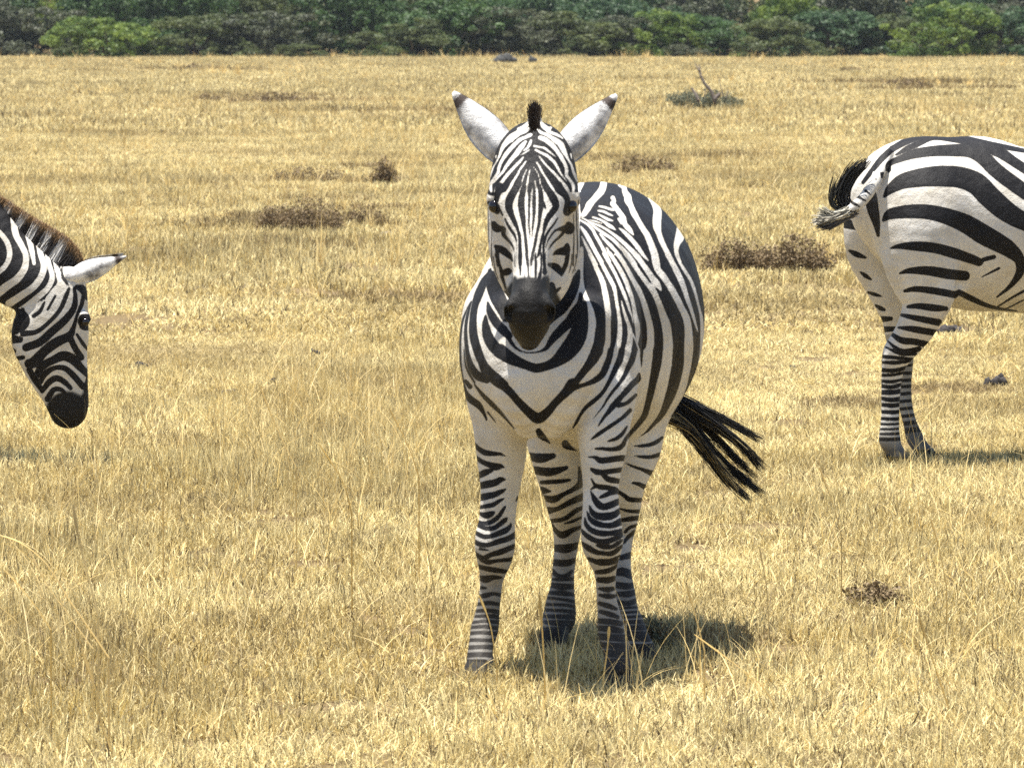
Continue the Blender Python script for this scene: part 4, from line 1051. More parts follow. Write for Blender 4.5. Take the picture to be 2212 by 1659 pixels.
# ================================================================== 3. the zebra leaving the picture on the right
def leaving_zebra():
    base = np.array([W(2150, 1000, 22.3)[0], 22.3, 0.0])
    root = empty("zebra", base, "zebra seen from behind at the right edge with its tail swung to the left", "zebra", "zebras on the plain")
    f = Field((1.20, 21.5, -0.01), (3.42, 23.6, 1.40), 0.0065)
    th = R(24); lat = (math.sin(th), -math.cos(th), 0.0)   # towards the camera
    hd = np.array([math.cos(th), math.sin(th), 0])
    def Dc(px): return 22.15 + (px - 1900) / 555.0 * math.tan(th)
    rows = [(1908, 420, 55, 74), (1930, 428, 96, 112), (1975, 440, 124, 146), (2035, 462, 136, 168), (2100, 482, 150, 188), (2170, 494, 158, 180), (2260, 502, 160, 176), (2360, 495, 150, 172), (2440, 470, 124, 160), (2500, 450, 84, 124)]
    f.chain(stations([(px, py, Dc(px), ru, rv) for px, py, ru, rv in rows]), lat, 0, 0.05, 4)
    Y = (0, 1, 0)
    NR = stations([(1986, 440, 22.08, 66, 86), (1984, 500, 22.05, 70, 84), (1986, 560, 22.04, 60, 80), (1996, 610, 22.04, 50, 68), (2004, 640, 22.04, 44, 58), (1993, 676, 22.04, 38, 47), (1977, 711, 22.05, 33, 41), (1957, 740, 22.07, 29, 36), (1939, 764, 22.08, 26, 33),
                   (1930, 790, 22.09, 22, 26), (1926, 820, 22.10, 19, 22.5), (1924, 860, 22.10, 17, 20.5), (1923, 897, 22.10, 17, 20), (1922, 925, 22.10, 18, 21), (1922, 950, 22.10, 20, 24), (1930, 970, 22.10, 18, 20), (1938, 985, 22.10, 19, 22)])
    FR_ = stations([(1905, 410, 22.42, 56, 60), (1893, 470, 22.42, 62, 70), (1900, 540, 22.42, 54, 72), (1918, 590, 22.42, 48, 62), (1935, 640, 22.42, 42, 52), (1945, 680, 22.43, 36, 42), (1946, 715, 22.44, 31, 36), (1948, 755, 22.45, 26, 28), (1950, 795, 22.45, 19, 22),
                    (1952, 835, 22.45, 16, 17), (1957, 880, 22.44, 15, 15), (1966, 915, 22.43, 15, 15), (1975, 943, 22.42, 17, 19), (1988, 966, 22.40, 17, 18), (2000, 982, 22.38, 19, 21)])
    f.chain(NR, Y, 1, 0.07, 3); f.chain(FR_, Y, 2, 0.03, 3)
    legs = [NR, FR_]
    for s_, dy in ((1, -0.13), (2, 0.13)):
        st = stations([(2450 + dy * 150, 600, Dc(2450) + dy, 48, 70), (2455 + dy * 150, 690, Dc(2450) + dy, 32, 42), (2457 + dy * 150, 770, Dc(2450) + dy, 25, 29), (2457 + dy * 150, 825, Dc(2450) + dy, 26, 28), (2457 + dy * 150, 860, Dc(2450) + dy, 17, 19), (2459 + dy * 150, 922, Dc(2450) + dy, 15, 17), (2462 + dy * 150, 950, Dc(2450) + dy, 18, 20), (2470 + dy * 150, 968, Dc(2450) + dy, 17, 18), (2476 + dy * 150, 980, Dc(2450) + dy, 19, 22)])
        f.chain(st, Y, 4, 0.04, 3); legs.append(st)
    # neck and head lowered to graze, outside the picture
    f.chain(stations([(2460, 440, Dc(2460), 66, 120), (2540, 540, Dc(2540), 56, 94), (2590, 640, Dc(2590), 48, 74), (2620, 720, Dc(2620), 42, 56)]), lat, 4, 0.05, 3)
    f.chain(stations([(2625, 710, Dc(2620), 40, 46), (2640, 780, Dc(2640), 46, 74), (2665, 850, Dc(2665), 36, 56), (2690, 920, Dc(2690), 28, 42), (2700, 955, Dc(2700), 24, 34)]), Y, 5, 0.03, 3)
    # tail dock
    f.chain(stations([(1915, 335, 22.08, 16, 16), (1903, 362, 22.02, 13, 14), (1893, 388, 21.98, 12, 13), (1878, 414, 21.95, 12, 13), (1860, 436, 21.93, 11, 13), (1840, 452, 21.92, 10, 12), (1824, 464, 21.92, 7, 9)]), Y, 3, 0.012, 3)
    # fold of skin in front of the stifle
    f.chain(stations([(2090, 560, 22.18, 30, 26), (2078, 600, 22.16, 26, 22), (2062, 632, 22.12, 20, 16)]), Y, 0, 0.03, 2)
    def pattern(V, P, lab, Nn):
        v = np.full(len(V), -14.0); skin = np.zeros(len(V))
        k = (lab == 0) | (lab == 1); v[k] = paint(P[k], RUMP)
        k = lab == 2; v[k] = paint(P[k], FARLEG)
        k = lab == 3; v[k] = np.where(P[k][:, 1] < 372, paint(P[k], RUMP), paint(P[k], DOCK))
        s = ((V - base) @ hd)
        far = ((V - base) @ np.array(lat)) < -0.05
        o = (lab == 0) & ((P[:, 0] > 2255) | (far & ((Nn @ np.array(lat)) < -0.1) & (P[:, 0] > 1960)))
        v[o] = (9 * np.sin(s / 0.12 * 2 * math.pi) + 1)[o]
        o = lab == 4; v[o] = (9 * np.sin(P[:, 1] / 32.0 * 2 * math.pi + np.sin(P[:, 0] / 20.0)) - 1)[o]
        o = lab == 5; v[o] = (9 * np.sin(P[:, 1] / 24.0 * 2 * math.pi) - 1)[o]; skin[(lab == 5) & (P[:, 1] > 915)] = 1
        dust = np.clip((0.17 - V[:, 2]) / 0.12, 0, 0.85)
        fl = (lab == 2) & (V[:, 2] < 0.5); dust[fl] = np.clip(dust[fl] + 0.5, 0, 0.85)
        return v, skin, dust
    finish_body(f, base, pattern, root, 1.8)
    for st in legs: hoof_from(st, hd, root, base)
    for sy in (-1, 1):
        b = W(2612, 700, Dc(2612) + 0.06 * sy); t = b + np.array([-0.02, 0.06 * sy, 0.17])
        V, F, st = ear_mesh(b - base, t - base, 0.075, (0.2, sy, 0.1))
        part("ear", mesh_np("ear", V, F, EAR, {"stripe": st}), root)
        V, F = blob(W(2655, 790, Dc(2655)) + np.array([0, 0.075 * sy, 0]) - base, (0.016, 0.016, 0.016))
        part("eye", mesh_np("eye", V, F, EYE), root)
    crest = catmull(np.array([W(2610, 690, Dc(2610)), W(2590, 600, Dc(2590)), W(2545, 500, Dc(2545)), W(2470, 340, Dc(2470))]), 4)
    paths = [np.array([c, c + np.array([0.06, 0.02, 0.06]), c + np.array([0.09, 0.03, 0.10])]) - base for c in crest]
    V, F, C = strands(paths, 1200, 0.006, 0.003, (0.01, 0.016), lambda g, t, r: np.tile((np.array([0.02, 0.018, 0.016]) if math.sin(g * 60) > 0 else np.array([0.6, 0.57, 0.5])), (len(t), 1)), 4, 15)
    part("mane", mesh_np("mane", V, F, HAIR, {"hair": C}), root)
    D = 21.92
    sets = [([(1830, 458), (1805, 462), (1790, 462), (1772, 452)], 90, (0.007, 0.010), (0.42, 0.40, 0.33)),
            ([(1838, 455), (1808, 468), (1785, 474), (1764, 478)], 300, (0.009, 0.013), (0.40, 0.37, 0.30)),
            ([(1845, 458), (1810, 478), (1790, 486), (1772, 486)], 200, (0.007, 0.010), (0.10, 0.09, 0.08)),
            ([(1826, 450), (1812, 428), (1820, 396), (1840, 366), (1866, 344)], 60, (0.010, 0.011), (0.02, 0.02, 0.02)),
            ([(1834, 450), (1824, 430), (1834, 398), (1854, 368), (1880, 344)], 110, (0.010, 0.010), (0.02, 0.02, 0.02)),
            ([(1815, 455), (1798, 440), (1800, 412), (1812, 385)], 40, (0.008, 0.012), (0.04, 0.04, 0.035))]
    VV, FF, CC = [], [], []; nb = 0
    for i, (pts, n, j, c) in enumerate(sets):
        pth = catmull(np.array([W(x, y, D + 0.02 * (i > 2)) for x, y in pts]), 3) - base
        V, F, C = strands([pth], n, 0.0055, 0.0022, j, lambda g, t, r: np.tile(np.array(c) * r.uniform(0.3, 1.3), (len(t), 1)), 7, 40 + i)
        VV.append(V); FF.append(F + nb); CC.append(C); nb += len(V)
    part("tail_switch", mesh_np("tail_switch", np.vstack(VV), np.vstack(FF), HAIR, {"hair": np.vstack(CC)}), root)

# ================================================================== ground
def ground_h(x, y):
    """gentle dips on the plain; beyond the thicket edge the land rises slowly"""
    h = np.clip(y - 216.0, 0, None) * 0.035
    return h
def build_ground():
    xs = np.concatenate([np.linspace(-700, -80, 12), np.linspace(-70, 70, 41), np.linspace(80, 700, 12)])
    ys = np.concatenate([np.linspace(-30, 8, 6), np.linspace(10, 60, 30), np.linspace(64, 300, 60), np.linspace(320, 1500, 30)])
    X, Y = np.meshgrid(xs, ys)
    Z = ground_h(X, Y) - 0.004
    V = np.stack([X, Y, Z], -1).reshape(-1, 3); nx = len(xs)
    i = np.arange(len(ys) - 1)[:, None] * nx + np.arange(nx - 1)[None]
    F = np.stack([i, i + 1, i + nx + 1, i + nx], -1).reshape(-1, 4)
    m, nt, N, L, B = nmat("dry_soil_and_litter")
    co = objcoord(nt)
    c = mixc(nt, mapr(nt, noise(nt, 0.45, 5, 0.6, co), 0.3, 0.7), (0.22, 0.155, 0.07), (0.34, 0.25, 0.115))
    c = mixc(nt, mapr(nt, noise(nt, 38.0, 4, 0.7, co), 0.30, 0.65), c, (0.09, 0.065, 0.035))
    c = mixc(nt, mapr(nt, noise(nt, 9.0, 4, 0.7, co), 0.4, 0.8), c, (0.20, 0.145, 0.085))
    L.new(c, B.inputs['Base Color']); B.inputs['Roughness'].default_value = 0.95; B.inputs['Specular IOR Level'].default_value = 0.1
    L.new(bump(nt, noise(nt, 30.0, 5, 0.7, co), 0.9, 0.03), B.inputs['Normal'])
    tag(part("ground", mesh_np("ground", V, F, m)), kind="structure")
build_ground()

# ================================================================== grass (stuff): blades in small patches, instanced over the plain
def grass_material(name, a, b, c3, thr):
    m, nt, N, L, B = nmat(name)
    oi = N.new("ShaderNodeObjectInfo")
    co = N.new("ShaderNodeNewGeometry").outputs['Position']
    rnd = attr(nt, "tone")
    big = noise(nt, 0.55, 4, 0.6, co); mid = noise(nt, 3.3, 3, 0.6, co)
    c = mixc(nt, mapr(nt, rnd, 0.0, 1.0), a, b)
    c = mixc(nt, math_(nt, 'MULTIPLY', mapr(nt, big, 0.40, 0.62), 0.75), c, c3)
    c = mixc(nt, math_(nt, 'MULTIPLY', mapr(nt, noise(nt, 0.23, 4, 0.6, co), 0.52, 0.66), 0.65), c, (0.36, 0.27, 0.115))
    c = mixc(nt, math_(nt, 'MULTIPLY', mapr(nt, mid, 0.5, 0.68), 0.6), c, (0.34, 0.26, 0.12))
    dk = mapr(nt, rnd, thr, thr + 0.02)
    c = mixc(nt, dk, c, (0.13, 0.095, 0.05))
    L.new(c, B.inputs['Base Color']); B.inputs['Roughness'].default_value = 0.6; B.inputs['Specular IOR Level'].default_value = 0.25
    tr = N.new("ShaderNodeBsdfTranslucent"); L.new(c, tr.inputs[0])
    mx = N.new("ShaderNodeMixShader"); mx.inputs[0].default_value = 0.25
    L.new(B.outputs[0], mx.inputs[1]); L.new(tr.outputs[0], mx.inputs[2])
    L.new(mx.outputs[0], N["Material Output"].inputs[0])
    return m
GRASS = grass_material("dry_grass", (0.47, 0.33, 0.085), (0.92, 0.81, 0.46), (0.92, 0.79, 0.42), 0.80)
STALK = grass_material("dry_stalks", (0.74, 0.52, 0.16), (0.90, 0.76, 0.44), (0.78, 0.57, 0.22), 1.5)
WEED = grass_material("dead_weeds", (0.16, 0.11, 0.05), (0.58, 0.44, 0.20), (0.30, 0.22, 0.10), 0.80)

def blade_patch(name, n, size, hmin, hmax, wmin, wmax, lean, seed, mat, seg=3, clump=0.0, bend=0.6, pw=1.6):
    r = np.random.default_rng(seed)
    x = r.uniform(-size / 2, size / 2, n); y = r.uniform(-size / 2, size / 2, n)
    if clump > 0:
        k = max(3, int(n / 26)); cx = r.uniform(-size / 2, size / 2, k); cy = r.uniform(-size / 2, size / 2, k)
        j = r.integers(0, k, n); m = r.random(n) < clump
        sp = r.uniform(0.006, 0.026, k) * max(1.0, size)
        x[m] = (cx[j] + r.normal(0, 1, n) * sp[j])[m]; y[m] = (cy[j] + r.normal(0, 1, n) * sp[j])[m]
    h = hmin + (hmax - hmin) * r.random(n) ** pw
    w = r.uniform(wmin, wmax, n)
    az = r.uniform(0, 2 * math.pi, n); ln = np.abs(r.normal(0, lean, n)) + 0.08
    face = r.uniform(0, math.pi, n)
    tone = r.random(n)
    V = np.zeros((n, (seg + 1) * 2, 3)); T = np.zeros((n, (seg + 1) * 2))
    for i in range(seg + 1):
        t = i / seg
        a = ln * (0.5 + bend * t)
        hx = h * t * np.sin(np.clip(a, 0, 1.45)); hz = h * t * np.cos(np.clip(a, 0, 1.45))
        px = x + hx * np.cos(az); py = y + hx * np.sin(az)
        ww = w * (1 - t * 0.85) * 0.5
        for s, o in ((-1, 0), (1, 1)):
            V[:, i * 2 + o] = np.stack([px + s * ww * np.cos(face), py + s * ww * np.sin(face), hz], 1)
        T[:, i * 2] = tone; T[:, i * 2 + 1] = tone
    b = (np.arange(n) * (seg + 1) * 2)[:, None]
    F = np.concatenate([b + np.array([i * 2, i * 2 + 1, i * 2 + 3, i * 2 + 2]) for i in range(seg)], 0)
    me = mesh_np(name, V.reshape(-1, 3), F, mat, {"tone": T.ravel()}, smooth=False)
    return bpy.data.objects.new(name, me)

def scatter(name, tiles, pts, scl, brown=0):
    """one object: geometry nodes put the patches of blades on the points"""
    n = len(pts)
    me = bpy.data.meshes.new(name + "_points")
    me.vertices.add(n); me.vertices.foreach_set("co", np.asarray(pts, np.float32).ravel())
    r = np.random.default_rng(n)
    pick = r.integers(0, len(tiles) - brown, n)
    if brown:
        m = r.random(n) < spot(np.asarray(pts)) * 0.72
        pick[m] = (len(tiles) - brown + r.integers(0, brown, n))[m]
    for an, av in (("pick", pick.astype(np.int32)),):
        a = me.attributes.new(an, 'INT', 'POINT'); a.data.foreach_set("value", av)
    a = me.attributes.new("spin", 'FLOAT', 'POINT'); a.data.foreach_set("value", r.uniform(0, 6.28, n).astype(np.float32))
    a = me.attributes.new("size", 'FLOAT_VECTOR', 'POINT'); a.data.foreach_set("vector", np.asarray(scl, np.float32).ravel())
    o = bpy.data.objects.new(name, me); COL.objects.link(o)
    ng = bpy.data.node_groups.new(name + "_nodes", 'GeometryNodeTree')
    ng.interface.new_socket("Geometry", in_out='INPUT', socket_type='NodeSocketGeometry')
    ng.interface.new_socket("Geometry", in_out='OUTPUT', socket_type='NodeSocketGeometry')
    N, L = ng.nodes, ng.links
    gi = N.new("NodeGroupInput"); go = N.new("NodeGroupOutput")
    iop = N.new("GeometryNodeInstanceOnPoints"); iop.inputs['Pick Instance'].default_value = True
    g2i = N.new("GeometryNodeGeometryToInstance")
    for t in reversed(tiles):
        oi = N.new("GeometryNodeObjectInfo"); oi.inputs[0].default_value = t
        L.new(oi.outputs['Geometry'], g2i.inputs[0])
    L.new(gi.outputs[0], iop.inputs['Points']); L.new(g2i.outputs[0], iop.inputs['Instance'])
    def named(nm, typ):
        q = N.new("GeometryNodeInputNamedAttribute"); q.data_type = typ; q.inputs[0].default_value = nm
        return q.outputs['Attribute']
    L.new(named("pick", 'INT'), iop.inputs['Instance Index'])
    cx = N.new("ShaderNodeCombineXYZ"); L.new(named("spin", 'FLOAT'), cx.inputs[2])
    L.new(cx.outputs[0], iop.inputs['Rotation']); L.new(named("size", 'FLOAT_VECTOR'), iop.inputs['Scale'])
    L.new(iop.outputs[0], go.inputs[0])
    md = o.modifiers.new("scatter", 'NODES'); md.node_group = ng
    return tag(o, kind="stuff")

# brown or thin spots in the sward, as (picture x, picture y, half width px, half height px, strength)
SPOTS = [(660, 470, 170, 34, .75), (820, 385, 60, 20, .6), (560, 215, 150, 10, .6), (1640, 560, 190, 30, .7), (400, 640, 120, 16, .3),
         (1940, 185, 90, 9, .6), (1530, 230, 110, 14, .5), (1400, 355, 200, 16, .5), (1880, 1290, 70, 20, .4),
         (1430, 1400, 130, 30, .5), (880, 238, 60, 8, .4), (430, 148, 80, 5, .4),
         (2080, 830, 120, 20, .4), (1900, 900, 160, 20, .2), (1200, 650, 500, 20, .15)]
TALL = [(720, 970, 330, 120, 1.0), (150, 1330, 330, 240, .7), (900, 1260, 160, 160, .4), (560, 560, 420, 60, .5), (1650, 1500, 500, 140, .25), (1900, 1120, 260, 60, .4), (980, 420, 120, 60, .3)]
SHORT = [(420, 740, 560, 70, .9), (1780, 780, 420, 130, .9), (620, 340, 700, 20, .4), (1600, 1230, 340, 90, .6), (1900, 330, 260, 30, .4), (500, 1130, 300, 40, .5)]
def field(pts, lst):
    P = proj(pts + 1e-9); v = np.zeros(len(pts))
    for x, y, a, b, s in lst: v = np.maximum(v, s * np.exp(-(((P[:, 0] - x) / a) ** 2 + ((P[:, 1] - y) / b) ** 2)))
    return v
def spot(pts):
    P = proj(pts + 1e-9)
    v = np.zeros(len(pts))
    for x, y, a, b, s in SPOTS:
        v = np.maximum(v, s * np.exp(-(((P[:, 0] - x) / a) ** 2 + ((P[:, 1] - y) / b) ** 2)))
    return v
def grid_pts(y0, y1, step, k, extra, jit=0.35, seed=0):
    r = np.random.default_rng(seed); out = []
    y = y0
    while y < y1:
        hw = k * y + extra
        xs = np.arange(-hw, hw, step)
        out.append(np.stack([xs + r.uniform(-jit, jit, len(xs)) * step, np.full(len(xs), y) + r.uniform(-jit, jit, len(xs)) * step, np.zeros(len(xs))], 1))
        y += step
    P = np.vstack(out); P[:, 2] = ground_h(P[:, 0], P[:, 1]); return P
def sizes(P, seed, zr=(0.75, 1.25)):
    r = np.random.default_rng(seed)
    s = spot(P); n = len(P)
    tl = field(P, TALL); sh = field(P, SHORT)
    und = 0.5 + 0.5 * np.sin(P[:, 0] * 1.7 + np.sin(P[:, 1] * 0.9) * 2) * np.sin(P[:, 1] * 1.1 + 0.6)
    z = r.uniform(zr[0], zr[1], n) * (0.75 + 0.5 * und) * (1 - 0.2 * s) * (1 + 0.75 * tl) * (1 - 0.55 * sh)
    xy = np.ones(n)
    return np.stack([xy, xy, np.maximum(z, 0.15)], 1)
def grass_all():
    near = [blade_patch("turf_patch", 2000, 0.42, 0.010, 0.062, 0.0022, 0.0056, 1.05, 100 + i, GRASS, 3, 0.72) for i in range(7)] + [blade_patch("weed_patch", 1700, 0.42, 0.012, 0.085, 0.0024, 0.0070, 0.9, 200 + i, WEED, 3, 0.8) for i in range(3)]
    P = grid_pts(11.8, 31.0, 0.34, 0.15, 0.8, 0.4, 1)
    scatter("short_grass", near, P, sizes(P, 2), 3)
    mid = [blade_patch("turf_patch", 2800, 1.1, 0.015, 0.085, 0.005, 0.012, 0.95, 120 + i, GRASS, 2, 0.7) for i in range(5)] + [blade_patch("weed_patch", 2200, 1.1, 0.02, 0.12, 0.007, 0.016, 0.8, 210 + i, WEED, 2, 0.8) for i in range(2)]
    P = grid_pts(30.5, 84.0, 0.9, 0.22, 1.0, 0.4, 3)
    scatter("short_grass", mid, P, sizes(P, 4, (0.65, 1.15)), 2)
    far = [blade_patch("turf_patch", 3400, 3.4, 0.03, 0.14, 0.015, 0.036, 0.8, 140 + i, GRASS, 2, 0.65) for i in range(4)] + [blade_patch("weed_patch", 2600, 3.4, 0.04, 0.18, 0.02, 0.045, 0.7, 220 + i, WEED, 2, 0.8) for i in range(2)]
    P = grid_pts(82.0, 210.0, 2.8, 0.25, 4.0, 0.4, 5)
    scatter("short_grass", far, P, sizes(P, 6, (0.6, 1.2)), 2)
    # taller seed stalks standing out of the turf
    tall = [blade_patch("stalk_patch", 24, 0.5, 0.06, 0.30, 0.0022, 0.0046, 0.42, 160 + i, STALK, 5, 0.75, 0.9, 1.3) for i in range(8)]
    P = grid_pts(11.8, 36.0, 0.55, 0.105, 0.5, 0.45, 7)
    r = np.random.default_rng(9); keep = r.random(len(P)) < 0.80
    P = P[keep]; s = sizes(P, 8, (0.5, 1.25))
    q = proj(P); left = np.exp(-((q[:, 0] - 650) / 520) ** 2) * np.exp(-((q[:, 1] - 950) / 260) ** 2); s[:, 2] *= 0.7 + 0.75 * left
    scatter("dry_stalks", tall, P, s)
    P = grid_pts(12.4, 27.0, 0.30, 0.105, 0.4, 0.5, 21)
    wisp = [blade_patch("wisp_patch", 16, 0.34, 0.10, 0.36, 0.0020, 0.0042, 0.34, 170 + i, STALK, 5, 0.6, 0.9, 1.1) for i in range(5)]
    P = P[r.random(len(P)) < 0.75 * field(P, TALL)]
    scatter("dry_stalks", wisp, P, np.stack([np.ones(len(P)), np.ones(len(P)), r.uniform(0.6, 1.15, len(P))], 1))
    edge = [blade_patch("edge_patch", 90, 3.0, 0.15, 0.50, 0.012, 0.022, 0.35, 190 + i, STALK, 3, 0.7, 0.8, 1.5) for i in range(4)]
    P = grid_pts(120.0, 209.0, 4.2, 0.105, 3.0, 0.5, 22)
    P = P[r.random(len(P)) < np.clip((P[:, 1] - 100) / 130, 0.2, 0.85)]
    scatter("dry_stalks", edge, P, sizes(P, 23, (0.35, 1.0)))
    tall2 = [blade_patch("stalk_patch", 70, 1.5, 0.08, 0.32, 0.005, 0.009, 0.32, 180 + i, STALK, 3, 0.6, 0.8, 1.3) for i in range(5)]
    P = grid_pts(36.0, 110.0, 1.6, 0.105, 1.0, 0.45, 10)
    scatter("dry_stalks", tall2, P, sizes(P, 11, (0.4, 1.3)))
grass_all()

def tall_stalks():
    m = STALK; Vs, Fs, T = [], [], []; nb = 0
    L_ = [([(158, 1090), (170, 1165), (195, 1262), (212, 1330)], 13.9, .0060), ([(-20, 1150), (44, 1172), (101, 1219), (145, 1289), (178, 1336), (235, 1420)], 13.6, .0060),
          ([(176, 1400), (205, 1488), (222, 1570), (255, 1655)], 13.45, .0060), ([(10, 1230), (70, 1300), (110, 1360)], 13.8, .0045), ([(60, 1180), (100, 1260), (150, 1330), (200, 1400)], 13.7, .004),
          ([(1035, 1285), (1060, 1354), (1074, 1452)], 14.85, .0050), ([(1165, 1284), (1173, 1388), (1178, 1510)], 14.4, .0062), ([(1316, 1353), (1312, 1400), (1303, 1466)], 14.7, .0055),
          ([(1484, 1265), (1503, 1333), (1522, 1405)], 14.5, .0050), ([(1500, 1370), (1585, 1432), (1640, 1475), (1672, 1520)], 14.2, .0050), ([(1985, 1330), (2015, 1425), (2048, 1525)], 14.1, .0050),
          ([(1980, 1490), (1935, 1500), (1890, 1518), (1850, 1548)], 14.0, .0045), ([(840, 880), (880, 960), (905, 1030)], 17.5, .0045), ([(560, 830), (600, 930), (640, 1010)], 17.8, .0045),
          ([(900, 1130), (925, 1200), (940, 1290)], 15.6, .0045), ([(300, 880), (330, 960), (352, 1040)], 17.6, .0045), ([(690, 960), (740, 1040), (760, 1110)], 16.6, .0042),
          ([(1770, 1010), (1800, 1090), (1818, 1160)], 17.0, .0042), ([(2010, 1120), (2030, 1190), (2045, 1270)], 16.0, .0042), ([(1640, 1180), (1655, 1260), (1660, 1330)], 15.6, .0042)]
    for pts, D, w in L_:
        P = catmull(np.array([W(x, y, D) for x, y in pts]), 5)
        low = P[-1].copy(); low[2] = 0.0
        P = np.vstack([P, (P[-1] + low) / 2, low]) if P[-1][2] > 0.01 else P
        n = len(P); wd = w * np.linspace(0.45, 1.0, n)[:, None] * 0.5
        head = np.exp(-((np.linspace(0, 1, n)[:, None] - 0.12) / 0.1) ** 2) * w * 0.5
        wd = wd + head
        for ax in ([1, 0.2, 0], [0.2, 1, 0]):
            ax = np.array(ax); V = np.stack([P - ax * wd, P + ax * wd], 1).reshape(-1, 3)
            F = np.array([(i * 2, i * 2 + 1, i * 2 + 3, i * 2 + 2) for i in range(n - 1)])
            Vs.append(V); Fs.append(F + nb); nb += len(V); T.append(np.full(len(V), rng.random()))
    tag(part("dry_stalks", mesh_np("dry_stalks", np.vstack(Vs), np.vstack(Fs), m, {"tone": np.concatenate(T)}, smooth=False)), kind="stuff")
tall_stalks()

# ================================================================== leaf and twig clouds
def foliage_material(name, a, b, hue3, rough=0.55, trans=0.22):
    m, nt, N, L, B = nmat(name)
    rnd = attr(nt, "tone")
    co = objcoord(nt)
    c = mixc(nt, rnd, a, b)
    c = mixc(nt, mapr(nt, noise(nt, 1.6, 4, 0.65, co), 0.42, 0.62), c, hue3)
    L.new(c, B.inputs['Base Color']); B.inputs['Roughness'].default_value = rough; B.inputs['Specular IOR Level'].default_value = 0.35
    tr = N.new("ShaderNodeBsdfTranslucent"); L.new(c, tr.inputs[0])
    mx = N.new("ShaderNodeMixShader"); mx.inputs[0].default_value = trans
    L.new(B.outputs[0], mx.inputs[1]); L.new(tr.outputs[0], mx.inputs[2]); L.new(mx.outputs[0], N["Material Output"].inputs[0])
    return m
LEAF = {
 'dark':   foliage_material("leaves_dark_green", (0.018, 0.042, 0.012), (0.090, 0.160, 0.035), (0.034, 0.078, 0.020), trans=0.3),
 'bright': foliage_material("leaves_bright_green", (0.040, 0.080, 0.014), (0.25, 0.32, 0.045), (0.060, 0.115, 0.024), trans=0.35),
 'olive':  foliage_material("leaves_olive", (0.036, 0.055, 0.016), (0.145, 0.170, 0.045), (0.064, 0.082, 0.030), trans=0.3),
 'grey':   foliage_material("leaves_grey_brown", (0.036, 0.048, 0.022), (0.115, 0.130, 0.058), (0.062, 0.068, 0.040), trans=0.2),
 'blue':   foliage_material("leaves_blue_green", (0.022, 0.052, 0.022), (0.090, 0.155, 0.055), (0.038, 0.080, 0.034), trans=0.3),
}
BARK = simple("grey_bark", (0.13, 0.11, 0.09), 0.9, 0.2, 12.0, 0.4, 0.02)
def leaf_cloud(centers, radii, n, size, seed, flat=0.8):
    """leaf-sized quads spread over and inside many small overlapping tufts"""
    r = np.random.default_rng(seed)
    w = np.array(radii) ** 2; k = r.choice(len(radii), n, p=w / w.sum())
    d = r.normal(size=(n, 3)); d /= np.linalg.norm(d, axis=1)[:, None]
    rad = np.array(radii)[k] * (0.55 + 0.5 * r.random(n) ** 0.6)
    C = np.array(centers)[k] + d * rad[:, None] * [1, 1, flat]
    nrm = d * 0.6 + r.normal(size=(n, 3)) * 0.6 + [0, 0, 0.35]; nrm /= np.linalg.norm(nrm, axis=1)[:, None]
    a = np.cross(nrm, r.normal(size=(n, 3))); a /= np.linalg.norm(a, axis=1)[:, None]; b = np.cross(nrm, a)
    s = size * r.uniform(0.5, 1.2, n)[:, None]
    V = np.stack([C - a * s, C - b * s * 0.55, C + a * s, C + b * s * 0.55], 1)
    tuft = r.random(len(radii))
    tone = np.clip(0.55 * tuft[k] + 0.45 * r.random(n), 0, 1)
    return V.reshape(-1, 3), np.arange(n * 4).reshape(-1, 4), np.repeat(tone, 4)
def tube(P, r0, r1, n=6):
    P = np.asarray(P, float); m = len(P); V = []
    for i in range(m):
        t = P[min(i + 1, m - 1)] - P[max(i - 1, 0)]; t /= np.linalg.norm(t) + 1e-9
        a = np.cross(t, [0.3, 0.9, 0.2]); a /= np.linalg.norm(a); b = np.cross(t, a)
        rr = r0 + (r1 - r0) * i / (m - 1)
        for j in range(n):
            q = 2 * math.pi * j / n; V.append(P[i] + rr * (math.cos(q) * a + math.sin(q) * b))
    F = [(i * n + j, i * n + (j + 1) % n, (i + 1) * n + (j + 1) % n, (i + 1) * n + j) for i in range(m - 1) for j in range(n)]
    F += [(0, j + 1, j, 0) for j in range(1, n - 1)]
    return np.array(V), np.array(F)
def join(parts):
    Vs, Fs = [], []; nb = 0
    for V, F in parts: Vs.append(V); Fs.append(F + nb); nb += len(V)
    return np.vstack(Vs), np.vstack(Fs)
